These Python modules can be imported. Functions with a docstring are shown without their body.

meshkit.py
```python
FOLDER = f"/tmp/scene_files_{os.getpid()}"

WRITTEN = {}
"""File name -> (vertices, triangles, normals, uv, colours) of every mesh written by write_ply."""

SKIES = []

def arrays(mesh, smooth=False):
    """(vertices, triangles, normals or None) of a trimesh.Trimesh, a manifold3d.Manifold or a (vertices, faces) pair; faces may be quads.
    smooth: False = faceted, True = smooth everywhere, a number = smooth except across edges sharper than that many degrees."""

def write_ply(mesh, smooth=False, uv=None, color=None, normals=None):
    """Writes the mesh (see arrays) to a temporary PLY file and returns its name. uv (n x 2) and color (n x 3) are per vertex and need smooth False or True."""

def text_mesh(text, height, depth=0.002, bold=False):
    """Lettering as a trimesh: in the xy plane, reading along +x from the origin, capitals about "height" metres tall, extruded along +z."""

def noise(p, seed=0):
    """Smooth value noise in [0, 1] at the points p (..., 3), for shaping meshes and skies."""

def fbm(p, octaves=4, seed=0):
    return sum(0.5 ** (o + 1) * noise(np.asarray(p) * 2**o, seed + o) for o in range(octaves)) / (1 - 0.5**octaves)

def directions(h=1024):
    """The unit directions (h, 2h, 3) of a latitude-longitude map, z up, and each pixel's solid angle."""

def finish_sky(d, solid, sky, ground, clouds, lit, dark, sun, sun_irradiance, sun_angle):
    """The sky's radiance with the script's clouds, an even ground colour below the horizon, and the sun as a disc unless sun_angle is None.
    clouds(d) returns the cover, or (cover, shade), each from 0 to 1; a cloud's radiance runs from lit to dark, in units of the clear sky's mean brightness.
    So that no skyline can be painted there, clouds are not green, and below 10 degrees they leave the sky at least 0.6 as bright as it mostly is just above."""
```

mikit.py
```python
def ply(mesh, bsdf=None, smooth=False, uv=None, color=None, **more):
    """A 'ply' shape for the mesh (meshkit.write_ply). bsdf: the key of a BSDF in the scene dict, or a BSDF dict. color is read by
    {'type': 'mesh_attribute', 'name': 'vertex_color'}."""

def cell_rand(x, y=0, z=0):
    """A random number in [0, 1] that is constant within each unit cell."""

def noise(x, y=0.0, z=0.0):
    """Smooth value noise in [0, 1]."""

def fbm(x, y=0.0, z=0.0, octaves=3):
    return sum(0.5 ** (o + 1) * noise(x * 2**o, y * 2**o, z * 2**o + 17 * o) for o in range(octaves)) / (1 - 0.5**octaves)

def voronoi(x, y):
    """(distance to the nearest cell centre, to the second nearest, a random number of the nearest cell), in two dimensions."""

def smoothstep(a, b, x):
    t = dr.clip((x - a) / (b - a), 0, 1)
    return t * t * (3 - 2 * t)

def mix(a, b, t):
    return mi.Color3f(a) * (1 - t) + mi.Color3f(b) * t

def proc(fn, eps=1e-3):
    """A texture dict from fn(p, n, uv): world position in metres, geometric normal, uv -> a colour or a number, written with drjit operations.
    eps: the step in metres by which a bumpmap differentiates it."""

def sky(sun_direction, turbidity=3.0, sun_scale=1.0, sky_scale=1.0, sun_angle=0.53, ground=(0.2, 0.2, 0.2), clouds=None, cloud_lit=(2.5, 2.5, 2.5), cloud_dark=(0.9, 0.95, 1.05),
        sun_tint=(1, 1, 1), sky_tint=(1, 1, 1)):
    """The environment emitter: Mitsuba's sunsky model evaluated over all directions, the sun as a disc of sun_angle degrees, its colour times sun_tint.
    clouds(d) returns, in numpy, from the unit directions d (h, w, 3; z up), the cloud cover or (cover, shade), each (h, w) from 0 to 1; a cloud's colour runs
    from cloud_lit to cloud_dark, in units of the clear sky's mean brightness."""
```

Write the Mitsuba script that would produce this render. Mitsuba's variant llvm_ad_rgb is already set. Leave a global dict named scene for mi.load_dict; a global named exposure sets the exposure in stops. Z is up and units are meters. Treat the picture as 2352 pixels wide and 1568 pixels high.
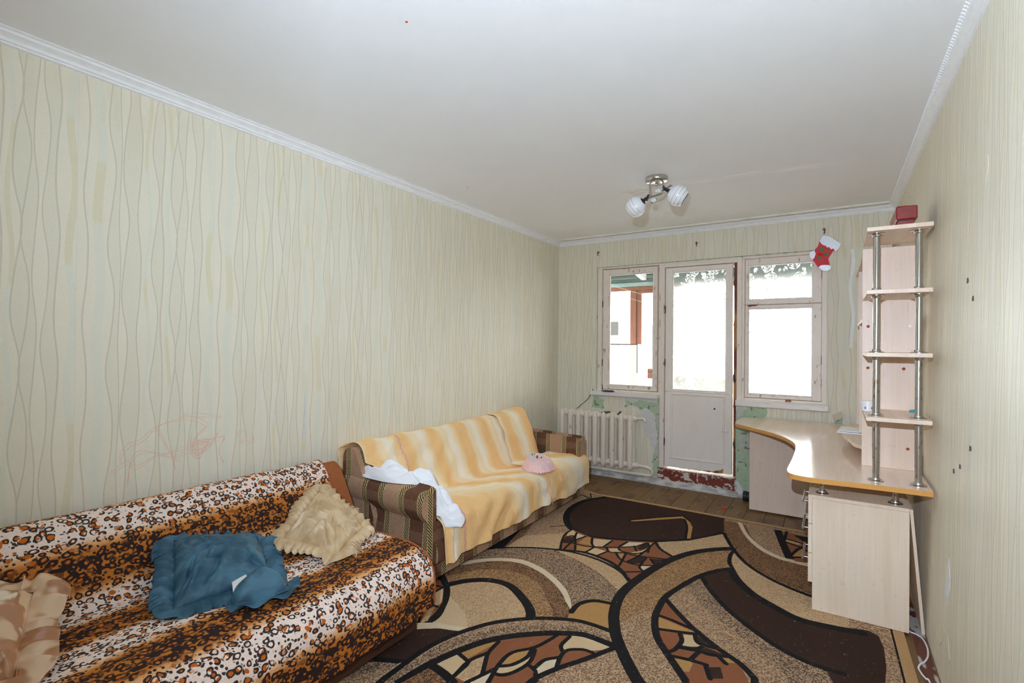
import math, random
import numpy as np, trimesh, drjit as dr, mitsuba as mi, mikit, meshkit
from shapely.geometry import Polygon, LineString, box as sbox, Point, MultiPolygon
from shapely.ops import unary_union
from mikit import proc, noise, fbm, voronoi, cell_rand, smoothstep, mix
T = mi.ScalarTransform4f
rng = np.random.default_rng(7)
scene, labels = {}, {}
# ------------------------------------------------------------------ camera, light, exposure
CAM = np.array([0.0, 0.0, 1.36]); YAW, PITCH, ROLL, FOV = 0.571809537, 6.46105645e-03, 9.42320224e-03, 91.2265
fw = np.array([-math.sin(YAW) * math.cos(PITCH), math.cos(YAW) * math.cos(PITCH), math.sin(PITCH)])
rt = np.array([math.cos(YAW), math.sin(YAW), 0.0]); upv = np.cross(rt, fw)
upr = -rt * math.sin(ROLL) + upv * math.cos(ROLL)
scene['camera'] = {'type': 'perspective', 'fov': FOV, 'fov_axis': 'x', 'near_clip': 0.02, 'far_clip': 200.0,
                   'to_world': T().look_at(origin=CAM.tolist(), target=(CAM + fw).tolist(), up=upr.tolist())}
# overcast daylight outside the balcony
scene['sky'] = mikit.sky([0.3, 0.8, 0.7], turbidity=5.0, sun_scale=0.0, sky_scale=2.0, clouds=lambda d: np.ones(d.shape[:2]), cloud_lit=(40.0, 41.0, 40.5), cloud_dark=(40.0, 41.0, 40.5), ground=(0.40, 0.40, 0.40))
# the photographer's flash, held above the camera and bounced off the ceiling
scene['flash'] = {'type': 'spot', 'to_world': T().look_at(origin=[-0.05, -0.2, 1.6], target=[-0.9, 3.7, 2.5], up=[0, 1, 0]),
                  'intensity': {'type': 'rgb', 'value': [14.8, 17.8, 22.0]}, 'cutoff_angle': 70.0, 'beam_width': 35.0}
exposure = 0.08
# ------------------------------------------------------------------ room numbers
YB, XL, H, YR = 4.95, -2.574, 2.5, -1.3
XR0, XR1 = 0.372, 0.405           # the right wall leans a little
xr = lambda z: XR0 + (XR1 - XR0) * z / H
# ------------------------------------------------------------------ helpers
def key(name, parent=None):
    k = f'{parent}__{name}' if parent else name
    if k not in scene and k not in labels: return k
    i = 1
    while f'{k}_{i:03d}' in scene or f'{k}_{i:03d}' in labels: i += 1
    return f'{k}_{i:03d}'
SPLIT = {'hub', 'coupling', 'bracket', 'base', 'label_patch', 'edge_strip', 'crayon_scribble', 'foot', 'stop', 'glazing_bead', 'cover', 'sash', 'parapet', 'column', 'panel_moulding'}
def obj(name, mesh, bsdf, parent=None, smooth=False, label=None, **kw):
    if name in SPLIT and getattr(mesh, 'pieces', None):
        return [obj(name, m, bsdf, parent, smooth, label, **kw) for m in mesh.pieces][0]
    k = key(name, parent)
    scene[k] = mesh if isinstance(mesh, dict) else mikit.ply(mesh, bsdf, smooth=smooth, **kw)
    if label: labels[k] = {'label': label}
    return k
def thing(name, label, cat, group=None):
    k = key(name); labels[k] = {'label': label, 'category': cat}
    if group: labels[k]['group'] = group
    return k
def solo(name, mesh, bsdf, label, cat, smooth=False, group=None, **kw):
    k = obj(name, mesh, bsdf, smooth=smooth, **kw); labels[k] = {'label': label, 'category': cat}
    if group: labels[k]['group'] = group
    return k
def struct(name, label=None, mesh=None, bsdf=None, smooth=False, **kw):
    k = key(name); labels[k] = {'kind': 'structure'}
    if label: labels[k]['label'] = label
    if mesh is not None: scene[k] = mikit.ply(mesh, bsdf, smooth=smooth, **kw)
    return k
def hull(p): return trimesh.convex.convex_hull(np.asarray(p, float))
def bx(x0, x1, y0, y1, z0, z1, b=0.003):
    x0, x1 = min(x0, x1), max(x0, x1); y0, y1 = min(y0, y1), max(y0, y1); z0, z1 = min(z0, z1), max(z0, z1)
    b = min(b, (x1 - x0) * .45, (y1 - y0) * .45, (z1 - z0) * .45); p = []
    for x, i in ((x0, b), (x1, -b)):
        for y, j in ((y0, b), (y1, -b)):
            for z, k in ((z0, b), (z1, -b)):
                p += [(x, y + j, z + k), (x + i, y, z + k), (x + i, y + j, z)]
    return hull(p)
def cat(*m):
    p = [a for b in m for a in (b if isinstance(b, (list, tuple)) else [b])]; c = trimesh.util.concatenate(p); c.pieces = p if len(p) > 1 else None; return c
def catmull(p, n=8, closed=False):
    p = np.asarray(p, float); N = len(p)
    if N < 3: return p
    out = []
    for i in range(N if closed else N - 1):
        if closed: a, b, c, d = p[(i - 1) % N], p[i], p[(i + 1) % N], p[(i + 2) % N]
        else: a, b, c, d = p[max(i - 1, 0)], p[i], p[i + 1], p[min(i + 2, N - 1)]
        for t in np.arange(n) / n:
            out.append(.5 * (2 * b + (c - a) * t + (2 * a - 5 * b + 4 * c - d) * t * t + (3 * b - a - 3 * c + d) * t ** 3))
    if not closed: out.append(p[-1])
    return np.array(out)
def resample(p, n):
    p = np.asarray(p, float); s = np.r_[0, np.cumsum(np.linalg.norm(np.diff(p, axis=0), axis=1))]
    q = np.linspace(0, s[-1], n)
    return np.stack([np.interp(q, s, p[:, k]) for k in range(p.shape[1])], 1), q
def grid(P, uv=None, flip=False, close_u=False):
    """P (n, m, 3) -> (mesh, uv)."""
    n, m = P.shape[:2]; v = P.reshape(-1, 3); f = []
    i, j = np.meshgrid(np.arange(n - (0 if close_u else 1)), np.arange(m - 1), indexing='ij'); i = i.ravel(); j = j.ravel(); i2 = (i + 1) % n
    a, b, c, d = i * m + j, i2 * m + j, i2 * m + j + 1, i * m + j + 1
    f = np.vstack([np.stack([a, b, c], 1), np.stack([a, c, d], 1)])
    if flip: f = f[:, ::-1]
    return trimesh.Trimesh(v, f, process=False), (None if uv is None else uv.reshape(-1, 2))
def shell(P, th, uv=None):
    """A cloth of thickness th from a grid whose normals point outward: both sides and the rim."""
    m, _ = grid(P); nr = np.array(m.vertex_normals); n, k = P.shape[:2]
    v = np.vstack([m.vertices, np.asarray(m.vertices) - nr * th]); N = n * k
    f = [m.faces, m.faces[:, ::-1] + N]
    rim = [(i, 0) for i in range(n)] + [(n - 1, j) for j in range(1, k)] + [(i, k - 1) for i in range(n - 2, -1, -1)] + [(0, j) for j in range(k - 2, 0, -1)]
    r = np.array([a * k + b for a, b in rim]); r2 = np.roll(r, -1)
    f += [np.stack([r, r + N, r2 + N], 1), np.stack([r, r2 + N, r2], 1)]
    mm = trimesh.Trimesh(v, np.vstack(f), process=False)
    return mm, (None if uv is None else np.vstack([uv.reshape(-1, 2)] * 2))
def tube(p, r, sides=10, n=6, smoothpath=True):
    p = catmull(p, n) if smoothpath and len(p) > 2 else np.asarray(p, float)
    t = np.gradient(p, axis=0); t /= np.linalg.norm(t, axis=1, keepdims=True) + 1e-12
    a = np.cross(t[0], [0, 0, 1.] if abs(t[0][2]) < .9 else [1., 0, 0]); a /= np.linalg.norm(a); A = []
    for k in t:
        a = a - k * (a @ k); a /= np.linalg.norm(a); A.append(a.copy())
    A = np.array(A); B = np.cross(t, A); ang = np.arange(sides) * 2 * np.pi / sides; rr = np.broadcast_to(r, (len(p),))
    v = p[:, None] + rr[:, None, None] * (np.cos(ang)[None, :, None] * A[:, None] + np.sin(ang)[None, :, None] * B[:, None])
    v = np.vstack([v.reshape(-1, 3), p[:1], p[-1:]]); N = len(p); f = []
    for i in range(N - 1):
        for j in range(sides):
            k = (j + 1) % sides; f += [(i * sides + j, i * sides + k, (i + 1) * sides + k), (i * sides + j, (i + 1) * sides + k, (i + 1) * sides + j)]
    for j in range(sides):
        k = (j + 1) % sides; f += [(N * sides, k, j), (N * sides + 1, (N - 1) * sides + j, (N - 1) * sides + k)]
    return trimesh.Trimesh(v, np.array(f), process=False)
def lathe(prof, n=32, origin=(0, 0, 0), axis=(0, 0, 1)):
    """prof [(r, h)...] turned about axis from origin."""
    prof = np.asarray(prof, float); z = np.asarray(axis, float); z = z / np.linalg.norm(z)
    x = np.cross(z, [0, 0, 1.] if abs(z[2]) < .9 else [1., 0, 0]); x /= np.linalg.norm(x); y = np.cross(z, x); a = np.arange(n) * 2 * np.pi / n
    P = np.asarray(origin)[None, None] + prof[None, :, 0:1] * (np.cos(a)[:, None, None] * x + np.sin(a)[:, None, None] * y) + prof[None, :, 1:2] * z
    uv = np.stack(np.broadcast_arrays(a[:, None] / (2 * np.pi), prof[None, :, 1]), -1)
    m, u = grid(P, uv, close_u=True); return m, u
def rod(a, b, r, n=20, bev=.15):
    a, b = np.asarray(a, float), np.asarray(b, float); L = np.linalg.norm(b - a); c = r * bev
    return lathe([(0, 0), (r - c, 0), (r, c), (r, L - c), (r - c, L), (0, L)], n, a, b - a)[0]
def prism(poly, d, place):
    """Extrudes a shapely polygon by d; place maps (x, y, z) rows to world."""
    ms = []
    for g in getattr(poly, 'geoms', [poly]):
        if g.geom_type == 'Polygon' and g.area > 1e-7: ms.append(trimesh.creation.extrude_polygon(g, d, engine='earcut'))
    m = cat(ms); v = place(np.asarray(m.vertices)); m = trimesh.Trimesh(v, m.faces, process=False)
    if m.volume < 0: m.invert()
    return m
def capf(S):
    v, f = trimesh.creation.triangulate_polygon(Polygon(S), engine='earcut'); v = np.asarray(v); S = np.asarray(S)
    ix = np.array([np.argmin(((S - q) ** 2).sum(1)) for q in v]); f = ix[np.asarray(f)]; a = np.cross(S[f[:, 1]] - S[f[:, 0]], S[f[:, 2]] - S[f[:, 0]])
    return np.where((a < 0)[:, None], f[:, ::-1], f)
on_back = lambda y: (lambda v: np.stack([v[:, 0], y - v[:, 2], v[:, 1]], 1))     # (x, z) drawings, thickness towards the room
on_floor = lambda z: (lambda v: np.stack([v[:, 0], v[:, 1], z + v[:, 2]], 1))
def jag(pts, amp=.006, n=5, seed=0):
    """A polygon with a torn outline."""
    p = np.asarray(pts, float); r = np.random.default_rng(seed); out = []
    for a, b in zip(p, np.roll(p, -1, axis=0)):
        k = max(2, int(np.linalg.norm(b - a) / .02)); d = (b - a) / k; nn = np.array([-d[1], d[0]]) / (np.linalg.norm(d) + 1e-9)
        for i in range(k): out.append(a + d * (i + r.uniform(-.2, .2)) + nn * r.normal() * amp * (1 if i else .3))
    return Polygon(out).buffer(0)
def bend_noise(P, amp, freq, seed=0, oct=3): return (meshkit.fbm(np.asarray(P) * freq, oct, seed) - .5) * 2 * amp
def vsel(c, a, b): return mi.Color3f(a) * (1 - c) + mi.Color3f(b) * c
# ------------------------------------------------------------------ materials
def mat(name, color, rough=.6, spec=.3, metallic=0., two=True, bump=None, **kw):
    d = {'type': 'principled', 'base_color': color if isinstance(color, dict) else {'type': 'rgb', 'value': list(color)}, 'roughness': rough, 'specular': spec, 'metallic': metallic, **kw}
    if bump is not None: d = {'type': 'bumpmap', 'arbitrary': bump[0], 'scale': bump[1], 'bsdf': d}
    scene[name] = {'type': 'twosided', 'bsdf': d} if two else d
    return name
K54 = 2 * math.pi / .54
WL = [(.030, .010, .3, .0055, 0), (.116, .016, 2.6, .005, 1), (.146, .004, 1.2, .0035, 1), (.166, .014, 4.9, .005, 1), (.218, .009, .9, .0045, 1), (.278, .017, 3.4, .0045, 1), (.308, .007, .2, .0055, 1), (.352, .017, 5.4, .005, 1), (.378, .016, 2.1, .0045, 0), (.405, .009, 3.9, .004, 1), (.436, .013, 1.0, .004, 1), (.470, .009, 5.6, .0055, 1)]
WO = [(.074, .007, 1.4, .017), (.250, .009, 4.4, .007), (.334, .008, .5, .008), (.515, .010, 2.9, .013)]
def wallpaper(s, z, seed, ca=(.755, .705, .565), cb=(.71, .67, .53)):
    q = s / .53; roll = dr.floor(q); x = (q - roll) * .53; z = z + cell_rand(roll, seed, 3) * .06
    fill, line = mi.Float(0), mi.Float(0)
    for o, a, ph, w, par in WL:
        xi = o + .8 * a * dr.sin(K54 * z + ph) + .12 * a * dr.sin(2.1 * K54 * z + ph * 2.3)
        line = dr.maximum(line, 1 - smoothstep(w * .5 - .0008, w * .5 + .0012, dr.abs(x - xi)))
        if par: fill = dr.select(x > xi, 1 - fill, fill)
    c = mix(ca, cb, fill * .8)
    st = noise(x * 900, z * 1.5, 5)
    for k, (o, a, ph, w) in enumerate(WO):
        xi = o + a * dr.sin(K54 * z + ph)
        m = 1 - smoothstep(w - .002, w + .0015, dr.abs(x - xi))
        old = smoothstep(.56, .60, noise(z / .30 + 9 * cell_rand(roll, k, seed) + .12 * (st - .5), roll * 3.1 + k, seed))
        c = mix(c, mix((.655, .69, .58), (.66, .60, .39), old), m * (.32 + .24 * st + .14 * old))
    c = mix(c, (.52, .465, .37), line * .60)
    weave = noise(s * 700, z * 240)
    aged = smoothstep(.55, .68, fbm(s * 2.2, z * 1.1, seed)) * smoothstep(.4, .6, noise(s * 40, z * 9, seed + 1))
    c = mix(c, (.68, .60, .44), aged * .25)
    seam = 1 - smoothstep(.0008, .0022, dr.minimum(x, .53 - x))
    c = mix(c, (.60, .60, .54), seam * .35)
    return c * (.97 + .06 * weave)
def wall_bump(s, z): return fbm(s * 9, z * .8, 3) * .7 + noise(s * 60, z * 3, 4) * .1
def wallmat(name, fn, sfn):
    mat(name, proc(fn), rough=.48, spec=.25, bump=(proc(lambda p, n, uv: wall_bump(sfn(p), p.z), eps=4e-3), .004))
wallmat('m_wall_left', lambda p, n, uv: wallpaper(p.y - .746 + .53 * 4, p.z, 1), lambda p: p.y)
wallmat('m_wall_back', lambda p, n, uv: wallpaper(p.x + 3.1, p.z, 2), lambda p: p.x)
wallmat('m_wall_right', lambda p, n, uv: wallpaper(p.y * 1.0 + 5.3, p.z, 3), lambda p: p.y + 7)
mat('m_wall_rear', (.74, .70, .57), .6)
def plaster_green(p, n, uv):
    a = fbm(p.x * 7, p.z * 7, 3); b = noise(p.x * 55, p.z * 55)
    c = mix((.36, .47, .30), (.46, .55, .39), a)
    c = mix(c, (.52, .50, .46), smoothstep(.60, .66, fbm(p.x * 9 + 4, p.z * 6, 8)) * .8)
    return mix(c, (.16, .15, .12), smoothstep(.80, .86, noise(p.x * 45, p.z * 38, 7)) * .8) * (.93 + .14 * b)
mat('m_plaster_green', proc(plaster_green), .6)
mat('m_torn', proc(lambda p, n, uv: mix((.60, .585, .56), (.70, .69, .66), fbm(p.x * 20, p.z * 25, 2))), .85)
mat('m_paper_back', (.62, .55, .42), .8)
mat('m_plaster_rough', proc(lambda p, n, uv: mix((.36, .34, .31), (.66, .63, .58), smoothstep(.25, .75, fbm(p.x * 14, p.z * 40, p.y * 30, 4)))), .9)
def ceiling_c(p, n, uv):
    c = mix((.775, .77, .76), (.80, .795, .78), fbm(p.x * 3, p.y * 3, 1))
    r = dr.sqrt(dr.square((p.x + 1.25) * 1.0) + dr.square((p.y - 3.62) * 1.6))
    st = smoothstep(.16, .05, r + .10 * (fbm(p.x * 30, p.y * 30, 2) - .5))
    c = mix(c, (.60, .46, .33), st * .35 * smoothstep(.35, .6, noise(p.x * 25, p.y * 40)))
    d = dr.abs(p.y - 3.62 - .12 * (p.x + .45) + .03 * (noise(p.x * 9) - .5)); m = smoothstep(.055, .02, d) * smoothstep(.75, .35, dr.abs(p.x + .55)) * smoothstep(.35, .55, noise(p.x * 6, p.y * 60, 3))
    return mix(c, (.90, .89, .87), m * .7)
mat('m_ceiling', proc(ceiling_c), .75, .25, bump=(proc(lambda p, n, uv: fbm(p.x * 4, p.y * 4, 9) + .15 * noise(p.x * 60, p.y * 60), eps=5e-3), .003))
mat('m_cornice', proc(lambda p, n, uv: mix((.80, .80, .79), (.86, .86, .85), noise(p.x * 40, p.y * 40, p.z * 40))), .45)
mat('m_strip', proc(lambda p, n, uv: mix((.80, .77, .70), (.70, .64, .54), smoothstep(.5, .7, fbm(p.x * 9, p.z * 40, 1)))), .5)
mat('m_shaded_strip', proc(lambda p, n, uv: mix((.50, .40, .30), (.60, .52, .42), fbm(p.x * 5, p.y * 40, 2))), .7)  # brown tone paints in the shade on the ceiling strip behind the batten
def floor_c(k):
    def f(p, n, uv):
        c = mix((.155, .085, .032), (.205, .118, .048), fbm(p.x * 6 + k, p.y * 2, k))
        c = mix(c, (.09, .045, .028), smoothstep(.62, .72, fbm(p.x * 11, p.y * 5, k + 3)) * .6)
        return mix(c, (.42, .36, .27), smoothstep(.91, .94, noise(p.x * 60, p.y * 60, k)) * .6)
    return f
for k in range(3): mat(f'm_floor_{k}', proc(floor_c(k)), .46, .3)
def red_worn(p, n, uv):
    c = mix((.165, .030, .020), (.22, .045, .03), fbm(p.x * 9, p.z * 9, 1))
    w = smoothstep(.60, .63, fbm(p.x * 11 + 3, p.z * 30, p.y * 12, 5)); w2 = smoothstep(.66, .70, noise(p.x * 60, p.z * 60, p.y * 40))
    return mix(c, (.62, .56, .50), dr.maximum(w, w2 * .8))
mat('m_red_worn', proc(red_worn), .38, .45)
def floor_red(p, n, uv): return mix(mix((.10, .030, .022), (.15, .05, .035), fbm(p.x * 30, p.y * 8, 1)), (.46, .43, .40), smoothstep(.58, .66, fbm(p.x * 16, p.y * 9, 4)))
mat('m_floor_red', proc(floor_red), .4)
def paint(name, a, worn=.6):
    def f(p, n, uv):
        c = mix(a, (a[0] * .93, a[1] * .90, a[2] * .86), fbm(p.x * 6, p.y * 6, p.z * 3))
        c = mix(c, (.55, .33, .17), smoothstep(.70, .74, fbm(p.x * 24, p.y * 24, p.z * 7, 4)) * worn)
        return mix(c, (.13, .07, .05), smoothstep(.87, .90, noise(p.x * 50, p.y * 50, p.z * 16)) * worn)
    mat(name, proc(f), .38, .4)
paint('m_paint', (.86, .765, .68)); paint('m_door', (.88, .81, .74), .06); paint('m_radiator', (.86, .765, .655), .4)
mat('m_sill', proc(lambda p, n, uv: mix((.78, .73, .68), (.70, .62, .54), smoothstep(.6, .8, fbm(p.x * 14, p.y * 20, p.z * 30)))), .3, .5)
mat('m_bare_wood', proc(lambda p, n, uv: mix((.42, .20, .075), (.17, .055, .03), smoothstep(.40, .62, fbm(p.x * 30, p.y * 20, p.z * 4, 1)))), .6)
mat('m_black', (.018, .018, .020), .35); mat('m_dark_iron', (.05, .042, .038), .5)
scene['m_glass'] = {'type': 'thindielectric', 'int_ior': 1.5}
scene['m_frost_glass'] = {'type': 'principledthin', 'base_color': {'type': 'rgb', 'value': [.95, .97, .96]}, 'roughness': .22, 'spec_trans': .94, 'diff_trans': 1.0, 'eta': 1.5}
scene['m_frost'] = {'type': 'principledthin', 'base_color': {'type': 'rgb', 'value': [.92, .94, .93]}, 'roughness': .9, 'diff_trans': 1.25, 'spec_trans': 0.0}
def maple(k, a=(.745, .585, .455), b=(.665, .50, .375), sc=1.0):
    def f(p, n, uv):
        h = dr.select(dr.abs(n.x) > .7, p.y, p.x); v = dr.select(dr.abs(n.z) > .7, p.y, p.z)
        h = dr.select(dr.abs(n.z) > .7, p.x, h)
        g = fbm(h * 26 * sc + .5 * noise(v * 2), v * 1.1, k); fine = noise(h * 240, v * 9, k)
        c = mix(a, b, smoothstep(.38, .72, g) * .8); c = c * (.965 + .07 * fine)
        return mix(c, (.56, .36, .22), smoothstep(.90, .94, noise(h * 60, v * 34, k + 2)) * .22)
    return f
mat('m_maple', proc(maple(1)), .38, .4); mat('m_maple_top', proc(maple(4, (.70, .55, .44), (.63, .48, .37), .6)), .16, .55)
mat('m_maple_pink', proc(maple(7, (.755, .59, .475), (.70, .53, .41), .5)), .40, .4); mat('m_maple_pale', proc(maple(9, (.80, .65, .50), (.74, .58, .43))), .4)
mat('m_edge_orange', (.63, .30, .075), .35, .45)
mat('m_chrome', (.60, .585, .57), .16, metallic=1.); mat('m_steel', proc(lambda p, n, uv: mix((.56, .54, .52), (.36, .24, .17), smoothstep(.70, .76, noise(p.x * 120, p.y * 120, p.z * 45)) * .8)), .27, metallic=1.)
mat('m_handle', (.52, .52, .55), .3, metallic=1.)
# ================================================================== the room
fl = struct('floor', 'brown painted plank floor, worn and chipped')
pw = .142; x = XL - .02; i = 0
while x < XR1 + .06:
    obj('plank', bx(x, x + pw - .0025, YR - .1, YB + .32, -.03, 0, .0015), f'm_floor_{(i * 7) % 3}', fl); x += pw; i += 1
obj('subfloor', bx(XL - .3, XR1 + .3, YR - .2, YB + .30, -.09, -.031, .001), 'm_plaster_rough', fl)
obj('red_floor_paint', bx(.315, .366, 2.0, 3.62, .0002, .0012, .0004), 'm_floor_red', fl)
struct('ceiling', 'whitewashed ceiling with brush marks', bx(XL - .3, XR1 + .3, YR - .2, YB + .3, H, H + .15, .001), 'm_ceiling')
struct('wall_left', 'long left wall in pale wavy striped wallpaper', bx(XL - .2, XL, YR - .2, YB + .3, -.05, H + .05, .001), 'm_wall_left')
rw = hull([(X, y, z) for y in (YR - .2, YB + .3) for X, z in ((xr(-.05), -.05), (xr(H + .05), H + .05), (xr(0) + .25, -.05), (xr(0) + .25, H + .05))])
struct('wall_right', 'right wall in striped wallpaper, seen at a grazing angle', rw, 'm_wall_right')
struct('wall_rear', None, bx(XL - .2, XR1 + .2, YR - .2, YR, -.05, H + .05, .001), 'm_wall_rear')
# back wall: green plaster with the balcony opening, wallpaper glued on it
WX0, WX1, WZ0, WZ1, DX0, DX1 = -2.118, -.055, .872, 2.185, -1.458, -.752
hole = unary_union([sbox(WX0, WZ0, WX1, WZ1), sbox(DX0, -.1, DX1, WZ1)])
struct('wall_back', 'window wall, green plaster where the striped wallpaper is torn off', prism(sbox(XL - .05, -.05, XR1 + .1, H + .02).difference(hole), .30, on_back(YB + .30)), 'm_plaster_green')
WP = lambda pts: [(px, pz) for px, pz in pts]
torn = [jag([(-2.155, .79), (-2.155, .845), (-2.03, .85), (-2.03, .70), (-2.17, .70)], .005, seed=1),
        jag([(-1.80, .845), (-1.455, .845), (-1.455, .05), (-1.50, .05), (-1.52, .22), (-1.50, .34), (-1.53, .41), (-1.60, .51), (-1.635, .69), (-1.70, .735), (-1.81, .73)], .007, seed=2),
        jag([(-.752, .84), (-.50, .83), (-.50, .76), (-.56, .70), (-.60, .30), (-.60, .02), (-.752, .02)], .006, seed=3),
        jag([(.015, .795), (.055, .80), (.06, .735), (-.01, .71)], .005, seed=4)]
low = jag([(XL - .01, -.02), (-1.45, -.02), (-1.45, .055), (-1.62, .075), (-1.9, .088), (-2.2, .075), (XL - .01, .09)], .007, seed=5)
paper = sbox(XL, .0, XR1, H).difference(unary_union([hole.buffer(.001), low] + torn))
obj('wallpaper', prism(paper, .0014, on_back(YB)), 'm_wall_back', 'wall_back', label='pale striped wallpaper')
gk = [jag([(-2.14, .843), (-2.03, .845), (-2.03, .79), (-2.08, .80), (-2.11, .825)], .006, seed=11),
      jag([(-1.79, .842), (-1.47, .845), (-1.47, .805), (-1.56, .80), (-1.63, .815), (-1.74, .79), (-1.79, .80)], .006, seed=12),
      jag([(-1.80, .73), (-1.74, .755), (-1.68, .745), (-1.62, .72), (-1.60, .735), (-1.55, .72), (-1.50, .68), (-1.475, .60), (-1.47, .40), (-1.50, .30), (-1.535, .40), (-1.60, .50), (-1.64, .68), (-1.70, .725)], .009, seed=13),
      jag([(-.745, .835), (-.66, .83), (-.66, .80), (-.745, .80)], .005, seed=14), jag([(-.745, .15), (-.725, .14), (-.70, .06), (-.62, .03), (-.62, -.0), (-.745, -.0)], .006, seed=15)]
for g in gk: obj('torn_backing', prism(g, .0009, on_back(YB)), 'm_torn', 'wall_back', label='grey torn paper backing')
# ragged plaster skirt along the floor under the radiator and below the step
sk = []
for x0, x1, h, d in ((XL, -1.46, .085, .022), (-1.47, -.73, .052, .030), (-.75, -.58, .045, .02)):
    n = 60; X = np.linspace(x0, x1, n); Z = np.array([h, h * .7, h * .35, 0.0]); D = np.array([.0, .35, .75, 1.25]) * d
    P = np.stack([np.broadcast_to(X[:, None], (n, 4)), YB - .001 - np.broadcast_to(D, (n, 4)), np.broadcast_to(Z, (n, 4))], -1).copy()
    P[:, :3, 2] += bend_noise(P, .03, 14, 3)[:, :3] * [1, .8, .5]; P[:, 1:, 1] += bend_noise(P, .014, 20, 4)[:, 1:]; P[:, 3, 2] = .0005
    sk.append(grid(P, flip=False)[0])
obj('rough_plaster_skirt', cat(sk), 'm_plaster_rough', 'wall_back', label='crumbling grey plaster')
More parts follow.
